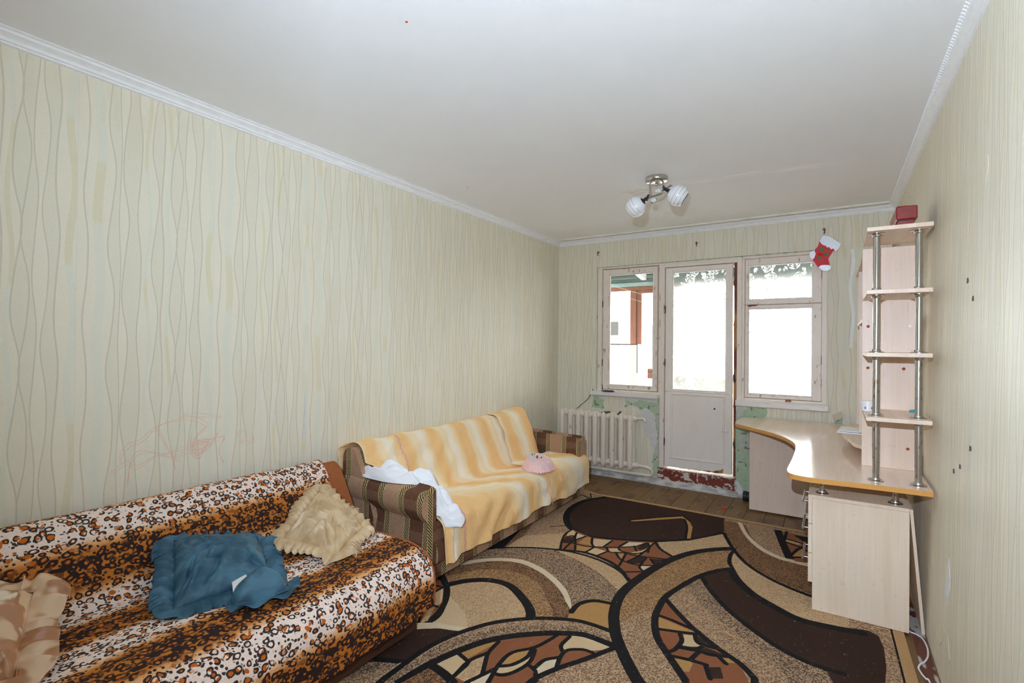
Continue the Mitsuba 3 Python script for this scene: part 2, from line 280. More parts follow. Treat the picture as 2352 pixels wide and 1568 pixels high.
# little things torn or nailed on the back wall stay with it
obj('curled_paper', shell(np.array([[(-.005 + .065 * a - .012 * b, YB - .004 - .045 * a * (1 - b) , .745 + .045 * a + .05 * b) for b in np.linspace(0, 1, 6)] for a in np.linspace(0, 1, 8)]), .0008)[0], 'm_paper_back', 'wall_back', label='curled flap of torn wallpaper')
ft = catmull([(.118, 2.17), (.128, 2.05), (.108, 1.90), (.112, 1.77), (.128, 1.62), (.118, 1.47), (.112, 1.36)], 8)
obj('white_tape_strip', prism(LineString(ft).buffer(.011, cap_style=2), .0012, on_back(YB - .0014)), 'm_cornice', 'wall_back', label='white wavy strip of tape on the wallpaper')
for px, pz, s in ((-2.106, 2.345, 1.), (-1.107, 2.345, .9), (-.077, 2.352, 1.)):
    hk = thing('wall_hook', {-2.106: 'small rusty hook above the clear glass window', -1.107: 'small rusty hook above the balcony door', -.077: 'small rusty hook holding the red felt stocking'}[px], 'hook', 'rusty hooks above the windows')
    obj('plug', rod((px, YB + .01, pz), (px, YB - .010, pz), .012 * s), 'm_bare_wood', hk)
    obj('pin', tube([(px, YB - .008, pz), (px + .002, YB - .03, pz - .004), (px + .005, YB - .034, pz - .022), (px + .003, YB - .026, pz - .034), (px + .001, YB - .012, pz - .030)], .0035, 8), 'm_dark_iron', hk)
# cornices
def cornice(prof, a, b, inward):
    """prof: (out from wall, down from ceiling)."""
    prof = np.asarray(prof); a, b, inward = map(np.asarray, (a, b, inward)); P = np.array([[a + inward * d + np.array([0, 0, -h]) for d, h in prof], [b + inward * d + np.array([0, 0, -h]) for d, h in prof]])
    m = grid(P)[0]; return m
CP = [(0, .0), (.046, .0), (.048, .006), (.040, .010), (.037, .018), (.028, .024), (.020, .032), (.017, .042), (.010, .046), (.010, .052), (0, .056)]
struct('trim_1', 'white plaster cornice along the left wall', cornice(CP, (XL, YR, H), (XL, YB, H), (1, 0, 0)), 'm_cornice')
struct('trim_2', 'white cornice above the window wall', cornice([(d * .8, h * .95 + .002) for d, h in CP], (XL, YB, H), (XR1, YB, H), (0, -1, 0)), 'm_cornice')
CR = [(d * .95, h * .85) for d, h in CP]
struct('trim_3', 'white rope-edged cornice along the right wall', cornice(CR, (xr(2.47), YR, H), (xr(2.47), YB, H), (-1, 0, 0)), 'm_cornice')
rp = trimesh.util.concatenate([rod((xr(2.48) - .047, y, H - .004), (xr(2.48) - .036, y + .012, H - .008), .0052, 6) for y in np.arange(1.5, 4.9, .021)])
labels[obj('rope_edge', rp, 'm_cornice', 'trim_3', label='twisted rope moulding')]['kind'] = 'stuff'
struct('trim_4', 'thin white batten on the ceiling before the window wall', bx(XL + .05, xr(2.5) - .05, 4.828, 4.846, H - .014, H + .002, .002), 'm_strip')
struct('trim_5', 'brownish ceiling strip between batten and cornice, shade put into its colour', bx(XL + .05, xr(2.5) - .05, 4.846, YB - .03, H - .003, H + .001, .0005), 'm_shaded_strip')
# ------------------------------------------------------------------ window block
F = 5.0; sx = lambda v: v * F / 4.95; sz = lambda v: 1.36 + (v - 1.36) * F / 4.95
W1X0, W1X1, W2X0, W2X1 = -2.079, -1.485, -.711, -.085
TOPZ, SILLZ = 2.168, .90
w1 = struct('window_1', 'left casement window with clear glass in a pale flaking frame')
def casement(parent, x0, x1, z0, z1, gx0, gx1, gz0, gz1, y0, th=.045, m='m_paint'):
    obj('stile', bx(x0, gx0, y0, y0 + th, z0, z1), m, parent); obj('stile', bx(gx1, x1, y0, y0 + th, z0, z1), m, parent)
    obj('rail', bx(gx0, gx1, y0, y0 + th, gz1, z1), m, parent); obj('rail', bx(gx0, gx1, y0, y0 + th, z0, gz0), m, parent)
    b = .008
    obj('glazing_bead', cat(bx(gx0, gx0 + b, y0 + .006, y0 + .02, gz0, gz1, .001), bx(gx1 - b, gx1, y0 + .006, y0 + .02, gz0, gz1, .001), bx(gx0, gx1, y0 + .006, y0 + .02, gz1 - b, gz1, .001), bx(gx0, gx1, y0 + .006, y0 + .02, gz0, gz0 + b, .001)), 'm_sill', parent)
def pane(parent, gx0, gx1, gz0, gz1, y, m='m_glass'):
    P = np.array([[(gx0, y, gz0), (gx1, y, gz0)], [(gx0, y, gz1), (gx1, y, gz1)]]); return obj('pane', grid(P)[0], m, parent)
def latch(parent, x, z, y, dx=.02, dz=-.02):
    k = obj('latch', cat(rod((x, y, z), (x, y - .012, z), .007, 12), tube([(x, y - .011, z), (x + dx * .5, y - .016, z + dz * .4), (x + dx, y - .02, z + dz)], .0032, 8)), 'm_sill', parent, label='small white turn latch')
def hinge(parent, x, z, y): obj('hinge', rod((x, y, z - .035), (x, y, z + .035), .006, 10), 'm_dark_iron', parent, label='dark worn hinge')
# fixed outer frame
obj('jamb', bx(WX0 - .004, W1X0 + .004, F - .03, F + .13, WZ0, TOPZ + .025), 'm_paint', w1); obj('head', bx(WX0 - .004, W1X1 + .03, F - .012, F + .13, TOPZ, WZ1 + .004), 'm_paint', w1)
obj('sub_sill', bx(W1X0, W1X1 + .02, F - .012, F + .13, WZ0, SILLZ), 'm_paint', w1)
casement(w1, W1X0 + .008, W1X1 - .006, SILLZ + .004, TOPZ - .006, sx(-1.981), sx(-1.517), sz(.951), sz(2.095), F)
pane(w1, sx(-1.981), sx(-1.517), sz(.951), sz(2.095), F + .02)
for z in (1.86, 1.08): latch(w1, W1X1 - .028, z, F, -.04 if z < 1.5 else -.005, -.004 if z < 1.5 else -.03)
for z in (1.80, 1.18): hinge(w1, W1X0 + .004, z, F - .006)
obj('sill', bx(-2.165, -1.458, YB - .062, F + .01, .838, .884, .008), 'm_sill', w1, label='thick white painted sill')
obj('stop', cat(bx(W1X0 - .02, W1X0 + .02, F + .047, F + .07, SILLZ - .01, TOPZ + .01), bx(W1X1 - .02, W1X1 + .03, F + .047, F + .07, SILLZ - .01, TOPZ + .01), bx(W1X0, W1X1, F + .047, F + .07, TOPZ - .02, TOPZ + .012), bx(W1X0, W1X1, F + .047, F + .07, SILLZ - .01, SILLZ + .014)), 'm_paint', w1)
# door
DL0, DL1, DB, DT = -1.410, -.794, .178, 2.132
d1 = struct('door_1', 'balcony door with frosted glass above a plain panel')
obj('jamb', bx(-1.470, -1.415, F - .022, F + .13, .16, WZ1 - .002), 'm_paint', d1); obj('head', bx(-1.45, -.745, F - .012, F + .13, DT + .005, WZ1 + .004), 'm_paint', d1)
obj('jamb', bx(-.752, -.712, F - .034, F + .13, .0, WZ1 - .002), 'm_paint', d1)
jm = bx(-.783, -.752, F + .012, F + .05, .16, 2.16, .002); obj('bare_jamb_strip', jm, 'm_bare_wood', d1, label='splintered bare wood beside the door')
for z in (.40, .74, 1.02, 1.5, 1.9): obj('wood_splinter', hull([(-.785 + .012 * rng.random(), F + .004, z), (-.768, F, z + .05), (-.775, F + .01, z + .12), (-.787, F + .012, z + .07), (-.765, F + .012, z + .02)]), 'm_dark_iron' if z in (1.02, .40) else 'm_bare_wood', d1)
dgx0, dgx1, dgz0, dgz1 = sx(-1.330), sx(-.838), sz(.938), sz(2.081)
casement(d1, DL0, DL1, .915, DT, dgx0, dgx1, dgz0, dgz1, F - .004, .05, 'm_door')
obj('panel', bx(DL0, DL1, F - .004, F + .046, DB, .914, .003), 'm_door', d1)
mo = lambda x0, x1, z0, z1, w: cat(bx(x0, x1, F - .014, F - .003, z1 - w, z1, .005), bx(x0, x1, F - .014, F - .003, z0, z0 + w, .005), bx(x0, x0 + w, F - .014, F - .003, z0, z1, .005), bx(x1 - w, x1, F - .014, F - .003, z0, z1, .005))
obj('panel_moulding', mo(-1.352, -.853, .262, .905, .020), 'm_door', d1)
obj('torn_plywood', prism(jag([(-1.30, .178), (-.87, .178), (-.862, .225), (-.90, .205), (-.95, .187), (-1.1, .183)], .003, seed=21), .002, on_back(F - .004)), 'm_bare_wood', d1, label='torn brown plywood at the foot of the door')
pane(d1, dgx0, dgx1, dgz0, dgz1, F + .02, 'm_frost_glass')
hinge(d1, -1.412, 1.72, F - .010); hinge(d1, -1.412, 1.20, F - .010); hinge(d1, -1.412, .42, F - .010)
latch(d1, -.828, 1.80, F - .004, -.045, .002); latch(d1, -.82, 1.085, F - .004, -.008, -.05); latch(d1, -.832, .575, F - .012, -.05, -.002)
obj('sticker', rod((-.945, F - .003, .775), (-.945, F - .006, .775), .009, 12), 'm_dark_iron', d1)
obj('stop', cat(bx(DL0 - .02, DL0 + .014, F + .048, F + .07, .16, WZ1), bx(DL0, DL1 + .005, F + .048, F + .07, DT - .014, WZ1)), 'm_paint', d1)
st = prism(sbox(DX0, -.02, DX1, .125).union(sbox(DX0, .0, DX1, .15)), .31, on_back(YB + .30)); obj('step', st, 'm_plaster_rough', d1, label='plastered step under the door')
rp1 = jag([(DX0 + .002, .148), (DX1 - .002, .148), (DX1 - .002, .048), (-1.0, .062), (-1.25, .060), (DX0 + .002, .062)], .006, seed=23)
obj('red_paint', prism(rp1, .0016, on_back(YB - .0101)), 'm_red_worn', d1, label='worn dark red paint')
obj('red_ledge', bx(DX0 + .003, DX1 - .003, YB - .006, F - .01, .150, .156, .002), 'm_red_worn', d1, label='worn dark red ledge')
# right window with a small vent pane above
w2 = struct('window_2', 'right window with frosted panes, small vent light above a large one')
obj('jamb', bx(W2X1 - .006, WX1 + .004, F - .03, F + .13, WZ0, TOPZ + .01), 'm_paint', w2); obj('head', bx(-.713, WX1 + .004, F - .012, F + .13, TOPZ - .008, WZ1 + .004), 'm_paint', w2)
obj('jamb', bx(-.713, -.690, F - .016, F + .13, .88, TOPZ), 'm_paint', w2); obj('sub_sill', bx(-.69, W2X1, F - .012, F + .13, WZ0, SILLZ), 'm_paint', w2)
gx0, gx1 = sx(-.656), sx(-.157)
casement(w2, -.688, W2X1 - .008, 1.742, TOPZ - .010, gx0, gx1, sz(1.781), sz(2.093), F - .003)
casement(w2, -.688, W2X1 - .008, SILLZ + .003, 1.738, gx0, gx1, sz(.939), sz(1.704), F - .003)
pane(w2, gx0, gx1, sz(1.781), sz(2.093), F + .02, 'm_frost_glass'); pane(w2, gx0, gx1, sz(.939), sz(1.704), F + .02, 'm_frost_glass')
obj('stop', cat(bx(-.705, -.672, F + .046, F + .07, SILLZ - .01, TOPZ + .01), bx(W2X1 - .024, W2X1 + .01, F + .046, F + .07, SILLZ - .01, TOPZ + .01), bx(-.69, W2X1, F + .046, F + .07, TOPZ - .026, TOPZ + .012), bx(-.69, W2X1, F + .046, F + .07, 1.725, 1.755), bx(-.69, W2X1, F + .046, F + .07, SILLZ - .01, SILLZ + .016)), 'm_paint', w2)
obj('bare_patch', prism(jag([(-.668, 1.728), (-.60, 1.728), (-.575, 1.738), (-.60, 1.744), (-.66, 1.742)], .002, seed=25), .001, on_back(F - .003)), 'm_bare_wood', w2)
obj('bare_patch', bx(-.36, -.315, F - .016, F - .010, .885, .902, .002), 'm_bare_wood', w2)
for z, d in ((1.90, (.035, -.005)), (1.52, (.02, -.03)), (1.14, (.022, -.028))): latch(w2, -.668, z, F - .003, *d)
for z in (1.98, 1.25, 1.06): hinge(w2, W2X1 - .004, z, F - .008)
obj('sill', bx(-.752, -.035, YB - .058, F + .01, .826, .884, .008), 'm_sill', w2, label='thick white painted sill with chipped front')
# frosted flower film stuck on the panes of door and right window
def flower(cx, cz, r, a, R):
    out = []
    for ring, (n, r0, r1, w) in enumerate(((3, .12, .34, .30), (4, .38, .62, .24), (5, .66, 1.0, .26))):
        for k in range(n):
            t0 = a + 2 * math.pi * (k / n) + ring * .5; t = np.linspace(t0 - math.pi / n * .86, t0 + math.pi / n * .86, 8)
            ro = r * (r1 + .05 * np.cos(3 * (t - t0))); ri = r * (r1 - (r1 - r0) * .85 * np.cos((t - t0) * n / 2) ** .6 + .0)
            out.append(Polygon(np.vstack([np.stack([cx + ro * np.cos(t), cz + ro * np.sin(t)], 1), np.stack([cx + ri * np.cos(t), cz + ri * np.sin(t)], 1)[::-1]])).buffer(0))
    return out
def leaf(cx, cz, L, w, a):
    t = np.linspace(0, 1, 7); e = np.stack([t * L, w * np.sin(np.pi * t ** .8)], 1); e2 = np.stack([t * L, -w * np.sin(np.pi * t ** .8)], 1)[::-1]; o = np.vstack([e, e2[1:-1]])
    c, s = math.cos(a), math.sin(a); P = np.stack([cx + o[:, 0] * c - o[:, 1] * s, cz + o[:, 0] * s + o[:, 1] * c], 1)
    g = Polygon(P).buffer(0); return [g.difference(LineString([(cx + .12 * L * c, cz + .12 * L * s), (cx + .9 * L * c, cz + .9 * L * s)]).buffer(w * .10))]
def film(parent, x0, x1, z0, z1, seed, big=1.):
    r = np.random.default_rng(seed); W = sbox(x0, z0, x1, z1); S = []
    nx, nz = max(2, int((x1 - x0) / .085 / big)), max(2, int((z1 - z0) / .078 / big))
    for i in range(nx + 1):
        for j in range(nz + 1):
            cx = x0 + (i + .5 * (j % 2) + r.uniform(-.15, .15)) * (x1 - x0) / nx; cz = z0 + (j + r.uniform(-.2, .2)) * (z1 - z0) / nz
            if (i + j) % 2 == 0: S += flower(cx, cz, r.uniform(.034, .046) * big, r.uniform(0, 6), r)
            for q in range(4 if (i + j) % 2 else 2):
                a = r.uniform(0, 6.28); S += leaf(cx + .036 * big * math.cos(a), cz + .036 * big * math.sin(a), r.uniform(.03, .045) * big, r.uniform(.007, .011) * big, a + r.uniform(-.7, .7))
    u = unary_union([g for g in S if g.is_valid]).intersection(W).simplify(.0006)
    P = []
    for g in getattr(u, 'geoms', [u]):
        if g.geom_type == 'Polygon' and g.area > 2e-6:
            v, f = trimesh.creation.triangulate_polygon(g, engine='earcut'); v = np.asarray(v); P.append(trimesh.Trimesh(np.stack([v[:, 0], np.full(len(v), F + .0185), v[:, 1]], 1), f, process=False))
    k = obj('frosted_flower_film', cat(P), 'm_frost', parent, label='frosted flower film on the glass'); labels[k]['kind'] = 'stuff'
film(d1, dgx0, dgx1, dgz0, dgz1, 5); film(w2, gx0, gx1, sz(1.781), sz(2.093), 6, 1.1); film(w2, gx0, gx1, sz(.939), sz(1.704), 8, 1.1)
# ------------------------------------------------------------------ the glazed balcony outside
mat('m_slate', proc(lambda p, n, uv: mix((.045, .070, .060), (.13, .17, .145), fbm(p.x * 3, p.y * 26, 2))), .8)
mat('m_blue_beam', proc(lambda p, n, uv: mix((.20, .29, .29), (.28, .36, .35), fbm(p.x * 9, p.z * 20, 2))), .6)
mat('m_brown_frame', proc(lambda p, n, uv: mix((.24, .085, .042), (.16, .055, .03), fbm(p.x * 40, p.y * 30, p.z * 4, 2))), .5)
mat('m_white_wash', proc(lambda p, n, uv: mix((.80, .81, .81), (.72, .75, .745), smoothstep(.45, .75, fbm(p.x * 30, p.z * 3.5, 3)))), .7)
mat('m_grey_card', (.24, .23, .24), .8)
BY = 6.25
bal = thing('balcony', 'concrete balcony floor with a whitewashed parapet outside the door', 'balcony')
obj('slab', bx(-3.4, 1.2, YB + .301, BY + .10, -.12, .02, .01), 'm_plaster_rough', bal); obj('parapet', bx(-3.4, 1.2, BY, BY + .06, .0, .966, .01), 'm_white_wash', bal)
obj('parapet', bx(-3.4, -3.34, YB + .32, BY, .0, .90, .01), 'm_white_wash', bal); obj('parapet', bx(1.14, 1.2, YB + .32, BY, .0, .90, .01), 'm_white_wash', bal)
br = struct('balcony_roof', 'greenish corrugated roof over the balcony')
Y = np.linspace(YB + .31, BY + .45, 120); X = np.linspace(-3.5, 1.3, 2)
Pc = np.array([[(x, y, 2.42 - .14 * (y - 5.25) + .016 * math.cos((y - 5.25) * 2 * math.pi / .10)) for x in X] for y in Y]); obj('corrugated_sheet', shell(Pc, .008)[0], 'm_slate', br)
obj('front_beam', bx(-3.5, 1.3, BY - .04, BY + .05, 2.17, 2.215, .004), 'm_slate', br); obj('fascia', bx(-3.5, 1.3, BY - .05, BY + .04, 2.118, 2.168, .004), 'm_blue_beam', br)
for px in (-3.0, -2.02, -.9, .3): obj('rafter', hull([(px + a, y, z + b) for a in (-.03, .03) for b in (-.035, .035) for y, z in ((YB + .33, 2.36), (BY - .05, 2.225))]), 'm_white_wash', br)
bf = thing('balcony_glazing', 'brown wooden glazing frame along the balcony edge seen through the clear glass window', 'window frame')
obj('top_rail', bx(-3.4, 1.2, BY - .03, BY + .03, 2.068, 2.117, .004), 'm_brown_frame', bf); obj('bottom_rail', bx(-3.4, 1.2, BY - .035, BY + .035, .965, 1.035, .004), 'm_brown_frame', bf)
for px in (-3.36, -2.163, 1.1): obj('post', bx(px - .038, px + .038, BY - .04, BY + .03, 1.034, 2.069, .004), 'm_brown_frame', bf)
sa = obj('sash', cat(bx(-2.124, -2.062, BY - .02, BY + .02, 1.036, 2.067, .003), bx(-2.124, -1.55, BY - .02, BY + .02, 1.036, 1.075, .003), bx(-2.124, -1.55, BY - .02, BY + .02, 2.03, 2.067, .003)), 'm_brown_frame', bf)
bc = thing('balcony_cabinet', 'whitewashed cabinet on the balcony behind the clear glass window', 'cabinet')
obj('body', bx(-2.66, -1.895, 5.60, 5.98, .0205, 1.38, .006), 'm_white_wash', bc); obj('edge_strip', cat(bx(-2.66, -1.895, 5.594, 5.60, 1.372, 1.381, .001), bx(-1.90, -1.893, 5.594, 5.60, 1.05, 1.38, .001)), 'm_dark_iron', bc)
solo('white_carton', bx(-2.6, -2.15, 5.64, 5.80, 1.3805, 1.485, .004), 'm_white_wash', 'white carton on top of the balcony cabinet', 'box')
solo('grey_card', bx(-2.52, -2.152, 5.66, 5.675, 1.4855, 1.645, .003), 'm_grey_card', 'small dark card standing on the white carton on the balcony', 'card')
for i, (a, b) in enumerate((((-2.6, 5.4, 2.203), (-1.2, 5.4, 1.745)), ((-2.6, 5.4, 2.12), (-1.2, 5.4, 1.66)))):
    solo('clothesline', tube([a, ((a[0] + b[0]) / 2, (a[1] + b[1]) / 2, (a[2] + b[2]) / 2 - .008), b], .0028, 6), 'm_sill', ('upper' if i == 0 else 'lower') + ' thin clothesline across the balcony seen through the clear glass window', 'clothesline')
# ================================================================== radiator
ra = thing('radiator', 'cream painted cast iron ribbed radiator below the clear glass window', 'radiator')
def column(cx, cy, z0, z1, wx, wy):
    z = np.array([z0, z0 + .012, z0 + .035, z0 + .06, z0 + .10, z1 - .10, z1 - .06, z1 - .03, z1 - .012, z1]); k = np.array([.10, .45, .85, 1.0, 1., 1., 1.0, .88, .62, .15])
    a = np.arange(20) * 2 * np.pi / 20
    P = np.stack([cx + wx * k[None] * np.cos(a)[:, None], cy + wy * np.minimum(1, k[None] * 1.15) * np.sin(a)[:, None], np.broadcast_to(z, (20, len(z)))], -1); return grid(P, close_u=True)[0]
RX = [-2.440 + .0935 * i for i in range(9)]
for x in RX:
    s = obj('section', cat(column(x, 4.800, .125, .690, .0275, .030), column(x, 4.868, .125, .690, .0275, .030)), 'm_radiator', ra, smooth=True)
    obj('hub', cat(rod((x - .0465, 4.834, .645), (x + .0465, 4.834, .645), .030, 16), rod((x - .0465, 4.834, .185), (x + .0465, 4.834, .185), .030, 16)), 'm_radiator', s, smooth=40)
pp = [(-1.652, 4.834, .185), (-1.60, 4.834, .183), (-1.54, 4.84, .178), (-1.492, 4.85, .155), (-1.484, 4.85, .125), (-1.51, 4.855, .098), (-1.58, 4.86, .094), (-1.8, 4.86, .094), (-2.54, 4.86, .094)]
obj('pipe', tube(pp, .0155, 14), 'm_radiator', ra, smooth=True)
obj('coupling', cat(rod((-1.655, 4.834, .185), (-1.615, 4.834, .1845), .026, 12), rod((-2.0, 4.86, .094), (-1.965, 4.86, .094), .020, 12), rod((-1.655, 4.834, .645), (-1.635, 4.834, .645), .026, 12)), 'm_radiator', ra, smooth=40)
obj('valve', tube([(-1.64, 4.834, .645), (-1.60, 4.834, .645), (-1.565, 4.82, .648), (-1.545, 4.80, .635), (-1.538, 4.795, .622)], np.array([.014] * 15 + [.012] * 6 + [.008] * 4), 12, smoothpath=True), 'm_radiator', ra, smooth=True)
obj('bracket', cat(bx(-2.0, -1.94, 4.80, 4.90, .672, .684, .002), rod((-1.82, 4.80, .672), (-1.80, 4.83, .70), .008, 8)), 'm_dark_iron', ra)
solo('wall_wire', tube([(-2.15, YB - .006, .90), (-2.165, YB - .02, .86), (-2.20, YB - .015, .80), (-2.25, YB - .02, .75), (-2.29, YB - .03, .715), (-2.30, 4.86, .688)], .0035, 6), 'm_dark_iron', 'thin dark wire hanging from the window sill behind the radiator', 'wire')
gl = solo('eyeglasses', cat(tube([(-2.035, 4.90, .889), (-2.03, 4.905, .925), (-2.04, 4.915, .955)], .004, 6), tube([(-2.035, 4.90, .889), (-1.97, 4.895, .888), (-1.90, 4.90, .888)], .004, 6), [lathe([(0, 0), (.030, 0), (.033, .006), (.028, .012), (0, .014)], 16, (x, 4.903, .886), (0, 0, 1))[0] for x in (-1.99, -1.935)]), 'm_black', 'small dark spectacles lying on the sill of the clear glass window', 'glasses')
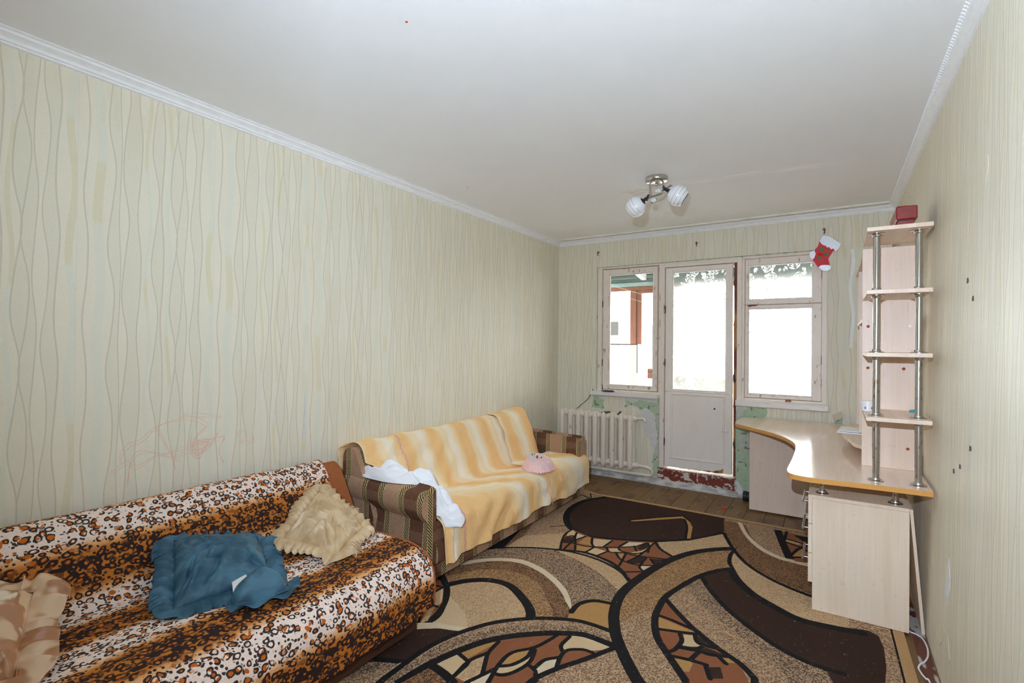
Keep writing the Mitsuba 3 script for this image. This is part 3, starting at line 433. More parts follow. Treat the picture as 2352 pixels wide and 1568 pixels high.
# ================================================================== rug
RUG=[('A',10,[[-1.883,3.047],[-2.015,3.881],[-1.894,4.339],[-1.72,4.244],[-1.631,3.326],[-1.508,3.008],[-1.566,2.924]],0),
('A',8,[[-1.83,2.779],[-1.839,3.037],[-1.621,3.253],[-1.507,2.983]],0),
('A',2,[[-1.93,2.682],[-1.99,3.374],[-1.952,3.4],[-1.839,2.773]],0),
('A',7,[[-1.839,2.773],[-1.839,3.037],[-1.935,3.371],[-1.972,3.366]],0),
('A',9,[[-1.985,2.293],[-2.005,2.454],[-1.929,2.697],[-1.717,2.876],[-1.488,2.967],[-1.28,2.969],[-1.108,2.907],[-0.981,2.809],[-0.982,2.602],[-0.957,2.472],[-0.868,2.244],[-1.074,2.227],[-1.36,2.005],[-1.516,1.756],[-1.779,1.887]],1),
('A',8,[[-1.534,2.95],[-1.28,2.969],[-1.108,2.907],[-0.981,2.809],[-0.987,2.659],[-1.152,2.783],[-1.34,2.877]],1),
('L',0.022,[[-1.988,2.244],[-2.005,2.454],[-1.929,2.697],[-1.715,2.872],[-1.488,2.967],[-1.28,2.969],[-1.108,2.907],[-0.981,2.809]],1),
('A',3,[[-1.957,2.397],[-1.927,2.475],[-1.823,2.598],[-1.661,2.691],[-1.486,2.665],[-1.298,2.553],[-1.172,2.419],[-1.089,2.249],[-1.119,2.229],[-1.188,2.39],[-1.317,2.519],[-1.488,2.615],[-1.651,2.641],[-1.798,2.563],[-1.897,2.437]],1),
('A',7,[[-1.947,2.249],[-1.931,2.365],[-1.897,2.437],[-1.798,2.563],[-1.651,2.641],[-1.488,2.615],[-1.317,2.519],[-1.188,2.39],[-1.113,2.217],[-1.505,1.848]],1),
('A',6,[[-1.856,2.221],[-1.865,2.285],[-1.771,2.449],[-1.608,2.523],[-1.425,2.489],[-1.265,2.337],[-1.183,2.171],[-1.505,1.848]],1),
('A',8,[[-1.817,2.194],[-1.758,2.287],[-1.658,2.365],[-1.532,2.374],[-1.385,2.294],[-1.286,2.217],[-1.243,2.13],[-1.345,1.985],[-1.563,1.81],[-1.664,1.818],[-1.661,1.899],[-1.702,2.027]],1),
('A',11,[[-1.736,2.097],[-1.556,2.003],[-1.463,1.906],[-1.482,1.864],[-1.629,1.81],[-1.661,1.899],[-1.702,2.027]],0),
('L',0.05,[[-1.818,2.182],[-1.754,2.282],[-1.652,2.357],[-1.527,2.367],[-1.392,2.29],[-1.298,2.209],[-1.246,2.128]],1),
('L',0.05,[[-1.969,2.28],[-1.832,2.173],[-1.753,2.086],[-1.699,1.993],[-1.656,1.894],[-1.664,1.818]],1),
('A',5,[[-1.94,2.164],[-1.887,2.2],[-1.802,2.132],[-1.715,2.018],[-1.679,1.92],[-1.664,1.818],[-1.729,1.774],[-1.827,1.821],[-1.895,1.953]],0),
('A',11,[[-1.791,2.022],[-1.82,2.079],[-1.82,2.14],[-1.728,2.027],[-1.721,1.978],[-1.76,1.988]],1),
('A',8,[[-1.717,1.963],[-1.739,1.931],[-1.676,1.81],[-1.66,1.844]],0),
('A',4,[[-1.79,1.846],[-1.742,1.87],[-1.682,1.806],[-1.723,1.778]],1),
('L',0.014,[[-1.897,2.129],[-1.825,2.146]],1),
('L',0.014,[[-1.756,1.972],[-1.815,2.044],[-1.82,2.14]],1),
('L',0.014,[[-1.756,1.972],[-1.705,1.971]],1),
('L',0.014,[[-1.788,1.864],[-1.735,1.883],[-1.751,1.967]],1),
('L',0.014,[[-1.735,1.883],[-1.685,1.804]],1),
('L',0.014,[[-1.783,1.818],[-1.729,1.774]],1),
('A',4,[[-1.092,2.247],[-1.116,2.314],[-1.116,2.401],[-1.067,2.48],[-0.967,2.51],[-0.857,2.237],[-0.978,2.276]],1),
('L',0.03,[[-1.113,2.307],[-1.115,2.398],[-1.065,2.475],[-0.965,2.502]],1),
('A',1,[[-1.783,1.361],[-1.76,1.679],[-1.575,1.824],[-1.451,1.869],[-1.479,1.713],[-1.514,1.564],[-1.63,1.505]],0),
('A',3,[[-1.768,1.659],[-1.735,1.77],[-1.621,1.854],[-1.453,1.905],[-1.467,1.867],[-1.578,1.826],[-1.711,1.717]],0),
('A',9,[[-1.739,1.187],[-1.77,1.302],[-1.744,1.405],[-1.658,1.49],[-1.519,1.561],[-1.489,1.489],[-1.512,1.398],[-1.48,1.228]],1),
('A',10,[[-1.739,1.187],[-1.755,1.237],[-1.61,1.408],[-1.544,1.509],[-1.489,1.489],[-1.512,1.398],[-1.48,1.228]],0),
('L',0.03,[[-1.772,1.29],[-1.771,1.352],[-1.742,1.403],[-1.656,1.488],[-1.518,1.559]],1),
('A',3,[[-1.531,1.392],[-1.539,1.538],[-1.525,1.55],[-1.511,1.405]],0),
('A',10,[[-1.486,1.316],[-1.516,1.402],[-1.521,1.536],[-1.519,1.66],[-1.495,1.783],[-1.449,1.9],[-1.374,2.027],[-1.241,2.156],[-1.083,2.245],[-0.973,2.264],[-0.856,2.252],[-0.808,2.146],[-0.653,1.968],[-0.729,1.771],[-1.211,1.406]],1),
('A',9,[[-1.486,1.316],[-1.502,1.405],[-1.5,1.55],[-1.473,1.757],[-1.342,1.979],[-1.211,2.105],[-1.057,2.192],[-0.837,2.194],[-0.825,2.162],[-0.962,2.153],[-1.061,2.123],[-1.174,2.04],[-1.298,1.915],[-1.369,1.786],[-1.429,1.609],[-1.463,1.431]],1),
('L',0.03,[[-1.489,1.304],[-1.516,1.402],[-1.519,1.535],[-1.517,1.659],[-1.494,1.781],[-1.448,1.898],[-1.373,2.025],[-1.24,2.153],[-1.081,2.243],[-0.972,2.261],[-0.861,2.256]],1),
('A',5,[[-1.422,1.602],[-1.366,1.782],[-1.294,1.91],[-1.171,2.035],[-1.058,2.117],[-0.964,2.158],[-0.825,2.155],[-0.883,2.058],[-0.893,2.001],[-1.011,1.773],[-1.049,1.654],[-1.241,1.527]],1),
('A',11,[[-1.415,1.612],[-1.377,1.723],[-1.316,1.708],[-1.295,1.675],[-1.299,1.598]],0),
('A',4,[[-1.376,1.742],[-1.298,1.88],[-1.28,1.878],[-1.317,1.719]],1),
('A',8,[[-1.291,1.598],[-1.303,1.711],[-1.267,1.802],[-1.23,1.718],[-1.215,1.676],[-1.229,1.596]],0),
('A',3,[[-1.227,1.594],[-1.185,1.719],[-1.163,1.636]],0),
('A',5,[[-1.267,1.802],[-1.273,1.89],[-1.081,2.085],[-1.116,1.954],[-1.181,1.86],[-1.189,1.768],[-1.213,1.694]],1),
('A',4,[[-1.187,1.764],[-1.181,1.86],[-1.13,1.926],[-1.111,1.869],[-1.137,1.791],[-1.176,1.759]],1),
('A',11,[[-1.169,1.707],[-1.176,1.748],[-1.134,1.787],[-1.103,1.868],[-1.116,1.928],[-1.103,1.924],[-1.085,1.85],[-1.101,1.769],[-1.134,1.719]],1),
('A',5,[[-1.155,1.635],[-1.159,1.702],[-1.098,1.765],[-1.07,1.824],[-1.032,1.803],[-1.006,1.74]],1),
('A',11,[[-1.015,2.009],[-1.025,2.111],[-0.962,2.153],[-0.824,2.151],[-0.89,2.072],[-0.938,2.053],[-0.982,2.024],[-0.997,1.988]],1),
('A',5,[[-0.97,1.902],[-0.992,1.972],[-0.979,2.017],[-0.917,2.054],[-0.889,2.047],[-0.937,1.948]],1),
('A',3,[[-1.016,1.781],[-1.044,1.83],[-1.037,1.893],[-1.002,1.935],[-0.974,1.876]],0),
('L',0.02,[[-1.308,1.707],[-1.372,1.726]],1),
('L',0.02,[[-1.294,1.602],[-1.303,1.711],[-1.268,1.804]],1),
('L',0.02,[[-1.229,1.596],[-1.183,1.726]],1),
('L',0.02,[[-1.207,1.676],[-1.242,1.745],[-1.268,1.804],[-1.276,1.895]],1),
('L',0.02,[[-1.156,1.645],[-1.184,1.76],[-1.182,1.861],[-1.116,1.954],[-1.079,2.082]],1),
('L',0.02,[[-1.178,1.752],[-1.137,1.791],[-1.111,1.869],[-1.122,1.931]],1),
('L',0.02,[[-1.167,1.703],[-1.131,1.715],[-1.1,1.767],[-1.084,1.848],[-1.108,1.934]],1),
('L',0.02,[[-1.016,1.781],[-1.037,1.811],[-1.071,1.826]],1),
('L',0.02,[[-1.047,1.828],[-1.038,1.895],[-0.994,1.947]],1),
('L',0.02,[[-0.972,1.878],[-0.989,1.938],[-0.994,1.984],[-0.98,2.021],[-0.931,2.054],[-0.886,2.056]],1),
('L',0.02,[[-0.997,1.988],[-1.027,2.027],[-1.025,2.111]],1),
('L',0.02,[[-1.296,1.595],[-1.295,1.675],[-1.302,1.705]],1),
('A',10,[[-1.008,1.743],[-0.961,1.885],[-0.879,2.048],[-0.812,2.157],[-0.649,1.971],[-0.649,1.87],[-1.006,1.587]],0),
('L',0.04,[[-1.454,1.437],[-1.428,1.607],[-1.368,1.784],[-1.296,1.913],[-1.173,2.038],[-1.06,2.12],[-0.966,2.162],[-0.823,2.156]],1),
('A',7,[[-1.444,1.444],[-1.411,1.598],[-1.328,1.596],[-1.266,1.568],[-1.236,1.435],[-1.419,1.314]],0),
('L',0.04,[[-1.422,1.602],[-1.338,1.589],[-1.263,1.563]],1),
('L',0.028,[[-1.019,1.694],[-1.011,1.773],[-0.961,1.885],[-0.893,2.001],[-0.817,2.151]],1),
('A',1,[[-1.777,3.552],[-1.83,3.75],[-1.84,3.925],[-1.804,4.085],[-1.709,4.244],[-1.545,4.291],[-1.338,4.288],[-1.039,4.249],[-0.753,4.235],[-0.714,4.183],[-0.675,3.976],[-0.679,3.865],[-0.734,3.749],[-0.843,3.613],[-1.002,3.473],[-1.137,3.394],[-1.279,3.33],[-1.428,3.278],[-1.576,3.309],[-1.687,3.401]],1),
('A',10,[[-2.095,3.945],[-1.952,4.211],[-1.72,4.244],[-1.811,4.1],[-1.836,3.763],[-1.781,3.549],[-1.683,3.374],[-1.75,3.3]],0),
('L',0.02,[[-1.974,4.174],[-1.889,4.149],[-1.781,4.081]],1),
('L',0.012,[[-1.866,4.249],[-1.799,4.109]],1),
('L',0.012,[[-1.77,3.301],[-1.681,3.39]],1),
('L',0.05,[[-1.698,4.218],[-1.798,4.069],[-1.833,3.911],[-1.823,3.737],[-1.768,3.559],[-1.676,3.408],[-1.574,3.323],[-1.431,3.284],[-1.28,3.334],[-1.139,3.4],[-1.005,3.483],[-0.846,3.623],[-0.736,3.761],[-0.675,3.889]],1),
('A',4,[[-1.317,3.766],[-1.144,3.959],[-1.008,4.087],[-0.935,4.002],[-0.884,3.89],[-0.844,3.649],[-0.871,3.631],[-0.905,3.82],[-0.978,4.035],[-1.005,4.038],[-1.131,3.915],[-1.303,3.751]],0),
('L',0.02,[[-1.336,3.766],[-1.147,3.972],[-1.012,4.101],[-0.938,4.015]],1),
('L',0.02,[[-0.978,4.028],[-0.92,3.866],[-0.874,3.629]],1),
('A',8,[[-1.026,3.447],[-0.842,3.608],[-0.678,3.86],[-0.658,3.879],[-0.571,3.643],[-0.652,3.592],[-0.74,3.487],[-0.862,3.27],[-0.965,3.348]],0),
('A',5,[[-1.519,2.973],[-1.574,3.105],[-1.611,3.231],[-1.612,3.344],[-1.428,3.278],[-1.277,3.326],[-1.136,3.39],[-1.026,3.452],[-0.965,3.348],[-0.863,3.274],[-0.917,3.063],[-0.982,2.795],[-1.09,2.918],[-1.198,2.985],[-1.354,3.018]],0),
('A',11,[[-1.59,3.207],[-1.61,3.285],[-1.608,3.336],[-1.556,3.295],[-1.54,3.215]],0),
('A',1,[[-1.583,3.148],[-1.545,3.225],[-1.502,3.154],[-1.497,3.109],[-1.558,3.091]],0),
('A',3,[[-1.556,3.295],[-1.482,3.28],[-1.504,3.177],[-1.529,3.21]],0),
('A',4,[[-1.469,3.14],[-1.466,3.265],[-1.421,3.271],[-1.374,3.145],[-1.461,3.133]],0),
('A',11,[[-1.41,3.266],[-1.288,3.311],[-1.296,3.175],[-1.357,3.145]],0),
('A',3,[[-1.182,3.346],[-1.09,3.397],[-1.122,3.304],[-1.196,3.242]],0),
('A',1,[[-1.106,3.28],[-1.068,3.404],[-1.039,3.337],[-1.074,3.252]],0),
('A',4,[[-1.463,3.108],[-1.353,3.125],[-1.362,3.018],[-1.417,3.003]],0),
('A',11,[[-1.359,3.02],[-1.339,3.122],[-1.251,3.115],[-1.282,3.008]],0),
('A',11,[[-1.269,3.159],[-1.205,3.202],[-1.163,3.152],[-1.229,3.119]],0),
('A',4,[[-1.184,3.116],[-1.138,3.148],[-1.122,3.053],[-1.159,3.07]],0),
('A',11,[[-1.113,3.186],[-1.069,3.238],[-1.036,3.316],[-1.032,3.219],[-1.064,3.176]],0),
('A',1,[[-1.083,3.029],[-1.055,3.15],[-1.0,3.177],[-1.0,3.075],[-1.045,3.015]],0),
('A',3,[[-0.994,3.036],[-0.937,3.069],[-0.964,2.966],[-0.989,2.995]],0),
('A',1,[[-0.974,3.164],[-0.882,3.211],[-0.926,3.09]],0),
('A',11,[[-1.06,3.405],[-1.031,3.437],[-1.039,3.36]],0),
('L',0.016,[[-1.519,2.973],[-1.574,3.105],[-1.611,3.231],[-1.61,3.34]],1),
('L',0.016,[[-1.499,2.991],[-1.508,3.149],[-1.471,3.275]],1),
('L',0.016,[[-1.582,3.174],[-1.538,3.229],[-1.431,3.015]],1),
('L',0.016,[[-1.497,3.145],[-1.541,3.253],[-1.554,3.31]],1),
('L',0.016,[[-1.553,3.09],[-1.484,3.117],[-1.463,3.108],[-1.354,3.128],[-1.206,3.224],[-1.11,3.312],[-1.075,3.4]],1),
('L',0.016,[[-1.421,3.271],[-1.387,3.183],[-1.35,3.138]],1),
('L',0.016,[[-1.286,3.305],[-1.296,3.175]],1),
('L',0.016,[[-1.193,3.344],[-1.208,3.23],[-1.169,3.17],[-1.069,3.194],[-1.03,3.309],[-1.067,3.4]],1),
('L',0.016,[[-1.346,3.129],[-1.361,3.014]],1),
('L',0.016,[[-1.272,3.168],[-1.227,3.114],[-1.162,3.149],[-1.058,3.159],[-0.883,3.214]],1),
('L',0.016,[[-1.245,3.119],[-1.28,3.004]],1),
('L',0.016,[[-1.186,3.119],[-1.143,3.059],[-1.095,3.031],[-1.013,3.027],[-0.934,3.072]],1),
('L',0.016,[[-1.135,3.16],[-1.113,3.019],[-1.102,2.929]],1),
('L',0.016,[[-1.086,3.027],[-1.055,3.15],[-1.033,3.318]],1),
('L',0.016,[[-1.003,3.175],[-1.0,3.075],[-0.994,3.002],[-0.962,2.958],[-1.045,2.893]],1),
('L',0.016,[[-0.977,3.162],[-0.925,3.087]],1),
('L',0.016,[[-1.129,3.299],[-1.091,3.234]],1),
('L',0.016,[[-1.032,3.443],[-1.036,3.327],[-1.019,3.249]],1),
('L',0.022,[[-1.03,3.449],[-0.965,3.348],[-0.862,3.27]],1),
('L',0.028,[[-1.545,2.949],[-1.455,2.988],[-1.354,3.018],[-1.198,2.985],[-1.09,2.918],[-0.982,2.795]],1),
('A',7,[[-0.719,4.186],[0.061,4.07],[0.048,3.11],[-0.096,3.176],[-0.22,3.225],[-0.345,3.31],[-0.462,3.438],[-0.566,3.634],[-0.661,3.877]],0),
('A',10,[[-0.565,4.195],[-0.337,4.164],[-0.232,3.675],[-0.136,3.638],[-0.216,3.624],[-0.316,3.66],[-0.421,3.767],[-0.503,3.958]],0),
('A',3,[[-0.615,4.176],[-0.587,4.18],[-0.52,3.973],[-0.416,3.782],[-0.311,3.681],[-0.211,3.652],[-0.063,3.664],[-0.062,3.601],[-0.215,3.605],[-0.313,3.63],[-0.424,3.73],[-0.527,3.916]],1),
('A',5,[[-0.323,4.174],[0.062,4.117],[0.057,3.729],[-0.198,3.636],[-0.232,3.675]],0),
('A',8,[[-0.296,4.009],[-0.177,4.003],[-0.202,3.951],[-0.29,3.975]],0),
('A',4,[[-0.235,3.715],[-0.172,3.901],[-0.131,3.85],[-0.153,3.749]],0),
('A',2,[[-0.226,4.146],[-0.038,4.146],[-0.15,3.998]],0),
('L',0.02,[[-0.306,4.04],[-0.233,4.014],[-0.142,3.979]],1),
('L',0.02,[[-0.239,3.691],[-0.198,3.872],[-0.15,3.998],[-0.226,4.133]],1),
('L',0.02,[[-0.278,3.959],[-0.2,3.917],[-0.131,3.85]],1),
('L',0.02,[[-0.29,3.975],[-0.287,4.185]],1),
('L',0.02,[[-0.233,3.685],[-0.134,3.762]],1),
('L',0.05,[[-0.347,4.185],[-0.298,3.945],[-0.234,3.663]],1),
('A',8,[[-0.583,3.611],[-0.462,3.438],[-0.345,3.31],[-0.22,3.225],[0.048,3.11],[0.045,2.872],[-0.024,2.879],[-0.145,2.877],[-0.252,2.937],[-0.371,3.029],[-0.466,3.159],[-0.526,3.298],[-0.567,3.469]],1),
('L',0.026,[[-0.669,3.898],[-0.566,3.634],[-0.462,3.438],[-0.345,3.31],[-0.22,3.225],[-0.096,3.176],[0.048,3.137]],1),
('A',1,[[-0.657,3.1],[-0.526,3.298],[-0.466,3.159],[-0.371,3.029],[-0.252,2.937],[-0.145,2.877],[-0.024,2.879],[0.18,2.917],[0.148,2.379],[-0.076,2.308],[-0.061,2.486],[-0.126,2.517],[-0.219,2.565],[-0.324,2.649],[-0.445,2.767],[-0.558,2.92]],1),
('A',9,[[-0.764,2.721],[-0.713,2.926],[-0.657,3.1],[-0.558,2.92],[-0.445,2.767],[-0.324,2.649],[-0.219,2.565],[-0.126,2.517],[-0.02,2.477],[0.037,2.306],[-0.265,2.182],[-0.329,2.338],[-0.433,2.402],[-0.553,2.496],[-0.663,2.608]],0),
('A',10,[[-0.764,2.721],[-0.713,2.926],[-0.583,2.756],[-0.417,2.598],[-0.279,2.474],[-0.183,2.405],[-0.11,2.209],[-0.265,2.182],[-0.329,2.338],[-0.433,2.402],[-0.553,2.496],[-0.663,2.608]],0),
('L',0.03,[[-0.657,3.1],[-0.558,2.92],[-0.445,2.767],[-0.324,2.649],[-0.219,2.565],[-0.126,2.517],[-0.041,2.499],[0.04,2.5]],1),
('L',0.05,[[-0.567,3.645],[-0.573,3.508],[-0.56,3.392],[-0.524,3.29],[-0.466,3.159],[-0.371,3.029],[-0.252,2.937],[-0.145,2.877],[-0.024,2.879],[0.136,2.91]],1),
('A',5,[[-0.757,2.696],[-0.66,2.597],[-0.551,2.486],[-0.431,2.393],[-0.327,2.319],[-0.265,2.182],[-0.454,2.057],[-0.571,2.177],[-0.63,2.25],[-0.682,2.32],[-0.722,2.407],[-0.75,2.511],[-0.759,2.597]],0),
('A',4,[[-0.74,2.511],[-0.526,2.468],[-0.701,2.403]],0),
('A',11,[[-0.588,2.422],[-0.541,2.442],[-0.495,2.371],[-0.573,2.319]],0),
('A',1,[[-0.536,2.44],[-0.498,2.454],[-0.442,2.396],[-0.51,2.392]],0),
('A',1,[[-0.502,2.336],[-0.476,2.373],[-0.383,2.361],[-0.453,2.329]],0),
('A',4,[[-0.587,2.22],[-0.518,2.233],[-0.501,2.224],[-0.5,2.159],[-0.536,2.135]],0),
('A',4,[[-0.407,2.338],[-0.359,2.353],[-0.329,2.335],[-0.384,2.308]],0),
('A',1,[[-0.439,2.235],[-0.398,2.262],[-0.373,2.192],[-0.419,2.161]],0),
('L',0.022,[[-0.749,2.525],[-0.667,2.516],[-0.53,2.483]],1),
('L',0.022,[[-0.706,2.4],[-0.602,2.435],[-0.526,2.466]],1),
('L',0.022,[[-0.603,2.417],[-0.582,2.365],[-0.59,2.287],[-0.608,2.25]],1),
('L',0.022,[[-0.573,2.319],[-0.517,2.336],[-0.491,2.374]],1),
('L',0.022,[[-0.542,2.447],[-0.514,2.389],[-0.441,2.392]],1),
('L',0.022,[[-0.585,2.306],[-0.5,2.327],[-0.453,2.329],[-0.378,2.359]],1),
('L',0.022,[[-0.496,2.33],[-0.516,2.244]],1),
('L',0.022,[[-0.593,2.226],[-0.52,2.241],[-0.45,2.246]],1),
('L',0.022,[[-0.422,2.34],[-0.382,2.3]],1),
('L',0.022,[[-0.454,2.243],[-0.419,2.161]],1),
('L',0.03,[[-0.764,2.721],[-0.661,2.602],[-0.552,2.491],[-0.432,2.397],[-0.328,2.331],[-0.267,2.262]],1),
('A',6,[[-0.566,3.634],[-0.647,3.568],[-0.767,3.442],[-0.857,3.252],[-0.915,3.055],[-0.953,2.849],[-0.974,2.718],[-0.975,2.595],[-0.959,2.504],[-0.928,2.392],[-0.867,2.252],[-0.81,2.161],[-0.74,2.071],[-0.605,1.957],[-0.473,2.044],[-0.572,2.183],[-0.63,2.25],[-0.682,2.32],[-0.722,2.407],[-0.75,2.511],[-0.759,2.597],[-0.757,2.74],[-0.713,2.926],[-0.657,3.1],[-0.585,3.23],[-0.531,3.294],[-0.561,3.391],[-0.573,3.508]],1),
('A',10,[[-0.898,2.331],[-0.859,2.369],[-0.818,2.485],[-0.767,2.585],[-0.75,2.511],[-0.722,2.407],[-0.682,2.32],[-0.63,2.25],[-0.572,2.183],[-0.473,2.044],[-0.605,1.957],[-0.74,2.071],[-0.81,2.161],[-0.867,2.252]],0),
('L',0.055,[[-0.565,3.63],[-0.647,3.564],[-0.763,3.429],[-0.855,3.244],[-0.913,3.047],[-0.95,2.842],[-0.967,2.715],[-0.967,2.6],[-0.95,2.497],[-0.918,2.386],[-0.86,2.257],[-0.803,2.166],[-0.731,2.068],[-0.66,1.984],[-0.595,1.925]],1),
('L',0.035,[[-0.525,3.295],[-0.585,3.227],[-0.656,3.097],[-0.712,2.924],[-0.757,2.738],[-0.756,2.599],[-0.748,2.512],[-0.719,2.409],[-0.68,2.322],[-0.628,2.252],[-0.569,2.18],[-0.498,2.092]],1),
('L',0.035,[[-1.009,1.769],[-1.022,1.687],[-1.062,1.621],[-1.14,1.565],[-1.231,1.524],[-1.302,1.538]],1),
('L',0.03,[[-0.267,2.262],[-0.27,2.187],[-0.356,2.095],[-0.452,2.046],[-0.509,2.101]],1),
('A',4,[[-0.658,1.978],[-0.558,1.949],[-0.45,2.036],[-0.335,2.097],[-0.19,2.232],[-0.162,2.138],[-0.349,1.945],[-0.567,1.835]],1),
('L',0.04,[[-0.664,1.982],[-0.584,1.932],[-0.521,1.974],[-0.45,2.04],[-0.335,2.097],[-0.19,2.232]],1)]
RC = [(.46, .27, .125), (.040, .019, .014), (.012, .010, .011), (.66, .53, .36), (.43, .23, .082), (.245, .088, .040), None, None, None, None, None, (.60, .43, .25)]
HE = {6: ((.44, .255, .115), (.17, .085, .045)), 7: ((.30, .155, .075), (.075, .038, .025)), 8: ((.58, .405, .24), (.42, .255, .13)), 9: ((.42, .275, .165), (.105, .062, .045)), 10: ((.50, .325, .19), (.20, .112, .070))}
def rug_c(p, n, uv):
    i = dr.floor(uv.x * 16 + .5); c = mi.Color3f(*RC[0])
    fx = p.x * 260 + 2.2 * noise(p.x * 90, p.y * 90, 3); fy = p.y * 260 + 2.2 * noise(p.x * 90, p.y * 90, 8)
    fk = smoothstep(.40, .60, noise(fx, fy)); pile = noise(p.x * 500, p.y * 500, 2); blot = fbm(p.x * 6, p.y * 6, 4)
    for k, r in enumerate(RC):
        if r is not None: c = dr.select(i == k, mi.Color3f(*r), c)
        else: c = dr.select(i == k, mix(HE[k][1], HE[k][0], fk), c)
    c = c * (.86 + .20 * pile) * (.92 + .14 * blot)
    return mix(c, (.42, .36, .30), smoothstep(.93, .96, noise(p.x * 95, p.y * 95, 11)) * .2)
mat('m_rug', proc(rug_c), .95, .12, sheen=.35, bump=(proc(lambda p, n, uv: noise(p.x * 420, p.y * 420, 1) + .5 * noise(p.x * 160, p.y * 160), eps=1e-3), .0022))
RX0, RX1, RY0, RY1 = -2.12, .292, .25, 4.285
edge = [(RX0, RY0), (RX1 + .01, RY0), (RX1 + .006, 1.6), (RX1, 2.6), (.283, 3.0), (.280, 3.55), (RX1 - .01, 4.283), (-.15, 4.274), (-1.1, 4.284), (-1.60, 4.284), (-1.80, 4.270), (-1.88, 4.300), (-1.96, 4.318), (RX0, 4.32)]
rugp = Polygon(edge); inner = rugp.buffer(-.052)
left, pieces = inner, []
for k, c, pts, sm in reversed(RUG):
    if k == 'A': g = Polygon(catmull(pts, 4, True) if sm and len(pts) > 4 else pts).buffer(0)
    else: g = LineString(catmull(pts, 4)).buffer(c / 2, cap_style=2 if c > .03 else 1, quad_segs=2); c = 2
    q = g.intersection(left)
    if q.area > 1e-6: pieces.append((q, c)); left = left.difference(g)
pieces += [(left, 10), (rugp.difference(inner.buffer(.008)), 0), (inner.buffer(.008).difference(inner), 2)]
ZR = .012; rug = thing('rug', 'large brown rug with curving black-outlined shapes and mosaic fans', 'rug')
def rug_mesh(pcs, rim):
    V, FF, U, at = [], [], [], 0
    for q, c in pcs:
        for g in getattr(q, 'geoms', [q]):
            if g.geom_type != 'Polygon' or g.area < 2e-6: continue
            v, f = trimesh.creation.triangulate_polygon(g.simplify(.0008), engine='earcut'); v = np.asarray(v); f = np.asarray(f)
            V.append(np.stack([v[:, 0], v[:, 1], np.full(len(v), ZR)], 1)); FF.append(f + at); U.append(np.full((len(v), 2), c / 16.)); at += len(v)
    if rim is not None:
        n = len(rim); V.append(np.vstack([np.c_[rim, np.full(n, ZR)], np.c_[rim, np.full(n, .0013)]])); U.append(np.zeros((2 * n, 2)))
        i = np.arange(n); j = (i + 1) % n; FF += [np.stack([i, i + n, j + n], 1) + at, np.stack([i, j + n, j], 1) + at]
    return (np.vstack(V), np.vstack(FF)), np.vstack(U)
m_, u_ = rug_mesh(pieces[:-2], None); obj('patterned_pile', m_, 'm_rug', rug, uv=u_)
m_, u_ = rug_mesh(pieces[-2:], np.asarray(rugp.exterior.coords)[:-1]); obj('border', m_, 'm_rug', rug, uv=u_, label='plain tan border')
# ================================================================== plaid sofa
def plaid(p, n, uv):
    ax = dr.abs(n.x) > .6; ay = dr.abs(n.y) > .6
    s = dr.select(ax, p.y, p.x + 2.6); t = dr.select(dr.abs(n.z) > .6, p.y, p.z)
    t = dr.select(ay, p.z, t)
    q = s / .30; q = (q - dr.floor(q)) * .30
    dark = mix((.095, .040, .022), (.15, .068, .038), noise(s * 300, t * 60)); rib = .5 + .5 * dr.sin(t * 2 * math.pi / .0042)
    light = mix((.24, .125, .07), (.55, .345, .215), rib * .75 + .25 * noise(s * 90, t * 90))
    rq = (s * 1.15 + t) / .017; rq = rq - dr.floor(rq); rope = mix((.46, .33, .14), (.030, .022, .016), smoothstep(.42, .52, rq) * smoothstep(1.0, .9, rq))
    c = dr.select(q < .105, dark, dr.select(q < .145, rope, dr.select(q < .26, light, rope)))
    e = dr.minimum(dr.minimum(dr.abs(q - .105), dr.abs(q - .145)), dr.minimum(dr.abs(q - .26), dr.minimum(q, .30 - q)))
    c = mix(c, (.52, .37, .22), smoothstep(.0035, .0015, e) * .8)
    h = t / .19; h = (h - dr.floor(h)) * .19; hl = smoothstep(.030, .026, dr.abs(h - .10)) * (.5 + .5 * dr.sin(h * 900)) * .45
    c = dr.select((q < .105) | (q > .145) & (q < .26), mix(c, (.36, .21, .135), hl), c)
    return c * (.90 + .2 * noise(s * 500, t * 500))
mat('m_plaid', proc(plaid), .9, .2, sheen=.4, bump=(proc(lambda p, n, uv: dr.sin(p.z * 2 * math.pi / .0042) * .3 + noise(p.x * 300, p.y * 300, p.z * 300), eps=6e-4), .0006))
so = thing('plaid_sofa', 'brown plaid sofa with boxy arms under the yellow cover', 'sofa')
AY0, AY1, BY0, BY1, SX = 2.015, 2.13, 4.005, 4.13, -1.862
def arm(y0, y1, out, x1):
    # section in (y, z): a bolster on top that overhangs the outer side panel
    w = y1 - y0; o = .040
    if out < 0: S = [(y0, .535), (y0 + .014, .560), (y0 + .04, .568), (y1 - .02, .566), (y1, .548), (y1, .10), (y0 + o + .01, .10), (y0 + o - .002, .25), (y0 + o + .01, .385), (y0 + o + .004, .405), (y0 + .004, .452), (y0 - .004, .50)]
    else: S = [(y0, .535), (y0 + .014, .548), (y0 + .04, .552), (y1 - .02, .550), (y1, .535), (y1, .10), (y0, .10)]
    return S
